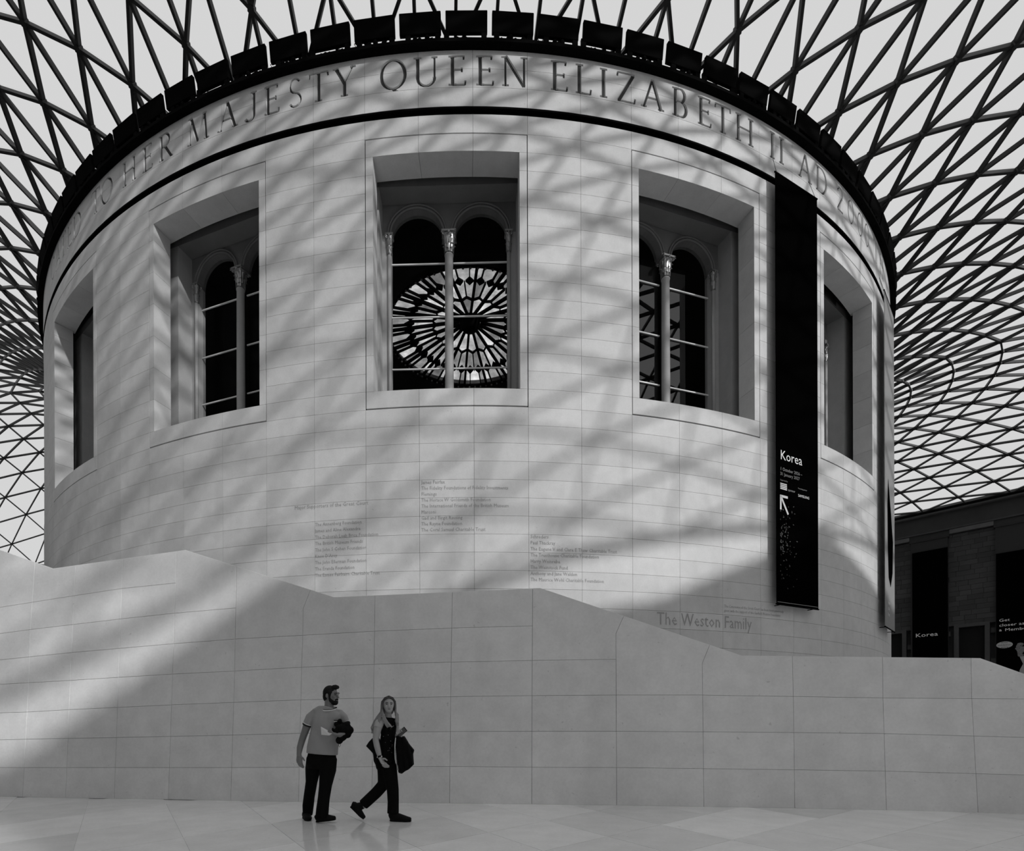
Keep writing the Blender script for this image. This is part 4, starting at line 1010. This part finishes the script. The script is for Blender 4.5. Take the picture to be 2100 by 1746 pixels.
for sd in (-1, 1):
    for k in range(34):
        a = k/33; j = lambda q: rs.uniform(-q, q); lay = rs.uniform(-.006, .010)
        f0 = .064-.115*a; u0 = .100+.016*math.sin(PI*min(1, a*1.3))+lay*.5
        pts = [hp(f0, 0, u0-.010*(a < .1)), hp(f0-.012, sd*(.046+lay), u0-.018-.008*(1-a)), hp(.026-.095*a+j(.004), sd*(.076+lay), .048), hp(.010-.075*a+j(.004), sd*(.083+lay), .0), hp(.002-.062*a+j(.005), sd*(.085+lay), -.045), hp(-.002-.055*a+j(.006), sd*(.085+lay+.008*a), -.088)]
        if sd < 0: pts += [P(781-8*a+j(2), 1470+j(1), -.10+.11*a), P(778-9*a+j(2.5), 1480+j(1), -.115+.13*a), P(779-16*a+j(2.5), 1490+5*a+j(2), -.11+.14*a), P(776-13*a+j(3), 1496+8*a+j(4), -.10+.15*a)]
        else: pts += [P(811+4*a+j(1.5), 1466+j(1), -.05+.08*a), P(813+3*a+j(1.5), 1473+j(1), -.06+.08*a), P(811+5*a+j(2), 1480+j(1), -.06+.07*a), P(813+4*a+j(2.5), 1486+j(4), -.06+.07*a)]
        h.tube(pts, [.006, .008, .009, .009, .009, .009, .009, .009, .007, .003], 6)
for k in range(12):
    a = k/11+rs.uniform(-.05, .05)
    h.tube([hp(.005, -.084, -.05), P(784+3*a, 1466, -.11), P(785+6*a, 1474, -.125), P(788+8*a, 1482, -.125), P(791+10*a, 1488-1*a, -.12), P(794+10*a, 1493-3*a, -.115)], [.008, .008, .008, .008, .007, .003], 6)
h.build('hair', hair_l, wom, True, loc=wl)
t = MB()
t.tube([P(795.5, 1472, .02), P(795, 1478, .02), P(796.5, 1492, .02), P(796, 1508, .02), P(794, 1526, .02), P(792, 1545, .02), P(790, 1560, .02)], [(.085, .07), (.118, .092), (.106, .112), (.098, .104), (.098, .098), (.112, .108), (.130, .118)], 18)
topo = blob('top', t, black_c, wom, .008, 3)
sp_ = MB()
for k in range(13): 
    y = rs.uniform(1487, 1545); p_ = P(rs.uniform(786, 808), y, -.085-.01*rs.random()); s_ = rs.uniform(.002, .0045); sp_.ball(p_, s_, .004, s_, 6, 4)
sp_.build('sequins', plain('pale_sequin', .35, .4), topo)
sl_ = MB(); sl_.tube([P(783, 1478, -.02), P(777.5, 1485, -.065), P(774.5, 1494, -.085)], [.058, .061, .056], 14); blob('short_sleeve', sl_, plain('pale_sleeve', .46, .9), wom, .007, 2)
sc_ = MB(); sc_.tube([P(790, 1471, -.10), P(796, 1484, -.13), P(803, 1492, -.13), P(809, 1488, -.11)], [.005, .008, .009, .004], 8); blob('neck_scarf', sc_, plain('pale_scarf', .33, .9, noise=.5, scale=90), wom, .006, 2)
wa = MB(); d_ = (P(780.5, 1557, -.17)-P(776, 1542, -.15)).normalized(); c_ = P(778.7, 1552.5, -.168); wa.tube([c_-d_*.011, c_+d_*.011], .0305, 14); wst = wa.build('watch_strap', leather, wom, True, loc=wl)
wa = MB(); wa.ball(c_+Vector((.026, -.016, .002)), .012, .012, .014, 10, 6); wa.ball(c_+Vector((-.027, -.012, -.004)), .008, .008, .011, 8, 6); wa.build('watch_case', plain('bright_steel', .8, .25, .5, .7), wst, True)
t = MB()
t.tube([P(790.5, 1554, .02), P(790, 1564, .02), P(791, 1576, .02)], [(.122, .112), (.136, .125), (.125, .12)], 16)
t.tube([P(797, 1570), P(801, 1595), P(805.5, 1620, -.01), P(806.5, 1645), P(806, 1669)], [.105, .095, .080, .075, .078], 14)
t.tube([P(789, 1572, .05), P(788.5, 1592, .06), P(786, 1610, .06), P(772, 1626, .06), P(757, 1640, .06), P(745, 1651, .06)], [.102, .092, .082, .078, .076, .074], 14)
blob('trousers', t, black_c, wom, .009, 4)
for hl, te in (((800, 1686.5, 0), (843, 1686.5, -.06)),):
    a_, b_ = P(*hl), P(*te); a_.z = b_.z = 0; s_ = MB(); shoe(s_, a_, b_, .046, .10); s_.tube([a_+Vector((.05, 0, .05)), a_+Vector((.05, 0, .14))], .05, 12); blob('boot', s_, leather, wom, .006, 2)
a_, b_ = P(717.5, 1655.5, .06), P(745, 1685.5, .05); b_.z = .012
s_ = MB(); shoe(s_, a_, b_, .046, .085); s_.tube([a_+(b_-a_)*.22+Vector((.03, 0, .03)), P(745, 1652, .06)], [.050, .052], 12); blob('boot', s_, leather, wom, .006, 2)

# things the woman carries
p0, p1 = P(815.5, 1509, -.13), P(832, 1495, -.15); c_ = (p0+p1)/2; d_ = (p1-p0).normalized(); n_ = Vector((.25, -.9, .35)); n_ = (n_-d_*n_.dot(d_)).normalized(); s_ = d_.cross(n_)
ph_ = link('smartphone', None, loc=c_, label="slim dark smartphone held up in the woman's hand", cat='phone')
mb = MB(); L_ = (p1-p0).length/2
mb.prism([d_*L_*i+s_*.034*j for i, j in ((-1, -1), (1, -1), (1, 1), (-1, 1))], -n_*.009); mb.build('case', leather, ph_)
mb = MB(); mb.prism([d_*(L_-.008)*i+s_*.030*j+n_*.0015 for i, j in ((-1, -1), (1, -1), (1, 1), (-1, 1))], -n_*.001); mb.build('screen', plain('phone_screen', .12, .15), ph_)
c_ = P(828, 1545, -.06); ct = MB()
poly = [(812, 1509), (819, 1513), (827, 1510), (832, 1518), (837.5, 1527.5), (848, 1540), (845.5, 1548), (847, 1570), (838, 1579), (830, 1583), (824, 1588), (817, 1586), (815, 1574), (812.5, 1553), (810.5, 1534)]
ct.prism([P(x, y, -.13)-c_ for x, y in poly], (0, .15, 0))
for (x0, y0, x1, y1) in ((818, 1513, 822, 1584), (826, 1512, 833, 1578), (832, 1522, 843, 1568), (815, 1520, 818, 1570)): ct.tube([P(x0, y0, -.14)-c_, P((x0+x1)/2+1, (y0+y1)/2, -.155)-c_, P(x1, y1, -.14)-c_], [.02, .03, .025], 8)
o = blob('coat', ct, black_c, None, .009, 3, label="black coat draped over the woman's forearm", category='coat'); o.location = c_
li = MB(); li.tube([P(810.8, 1536, -.135)-c_, P(812.5, 1556, -.14)-c_, P(816, 1580, -.14)-c_], [.006, .011, .009], 6); li.build('lining_edge', plain('patterned_lining', .4, .8, noise=.7, scale=140), o)
c_ = P(770, 1540, .08); bg = MB()
bg.prism([P(x, y, .04)-c_ for x, y in ((750, 1531), (756, 1522), (763, 1514.5), (774, 1512), (786, 1530), (786, 1560), (781, 1577), (772, 1574), (766, 1562), (764.5, 1546), (757, 1538))], (0, .10, 0))
o = blob('shoulder_bag', bg, leather, None, .009, 4, label="black bag hanging behind the woman's elbow", category='bag'); o.location = c_
mb = MB(); mb.tube([P(772, 1513, .09)-c_, P(778, 1498, .08)-c_, P(786, 1479, .05)-c_, P(789, 1476, .0)-c_], .008, 6); mb.build('strap', leather, o)
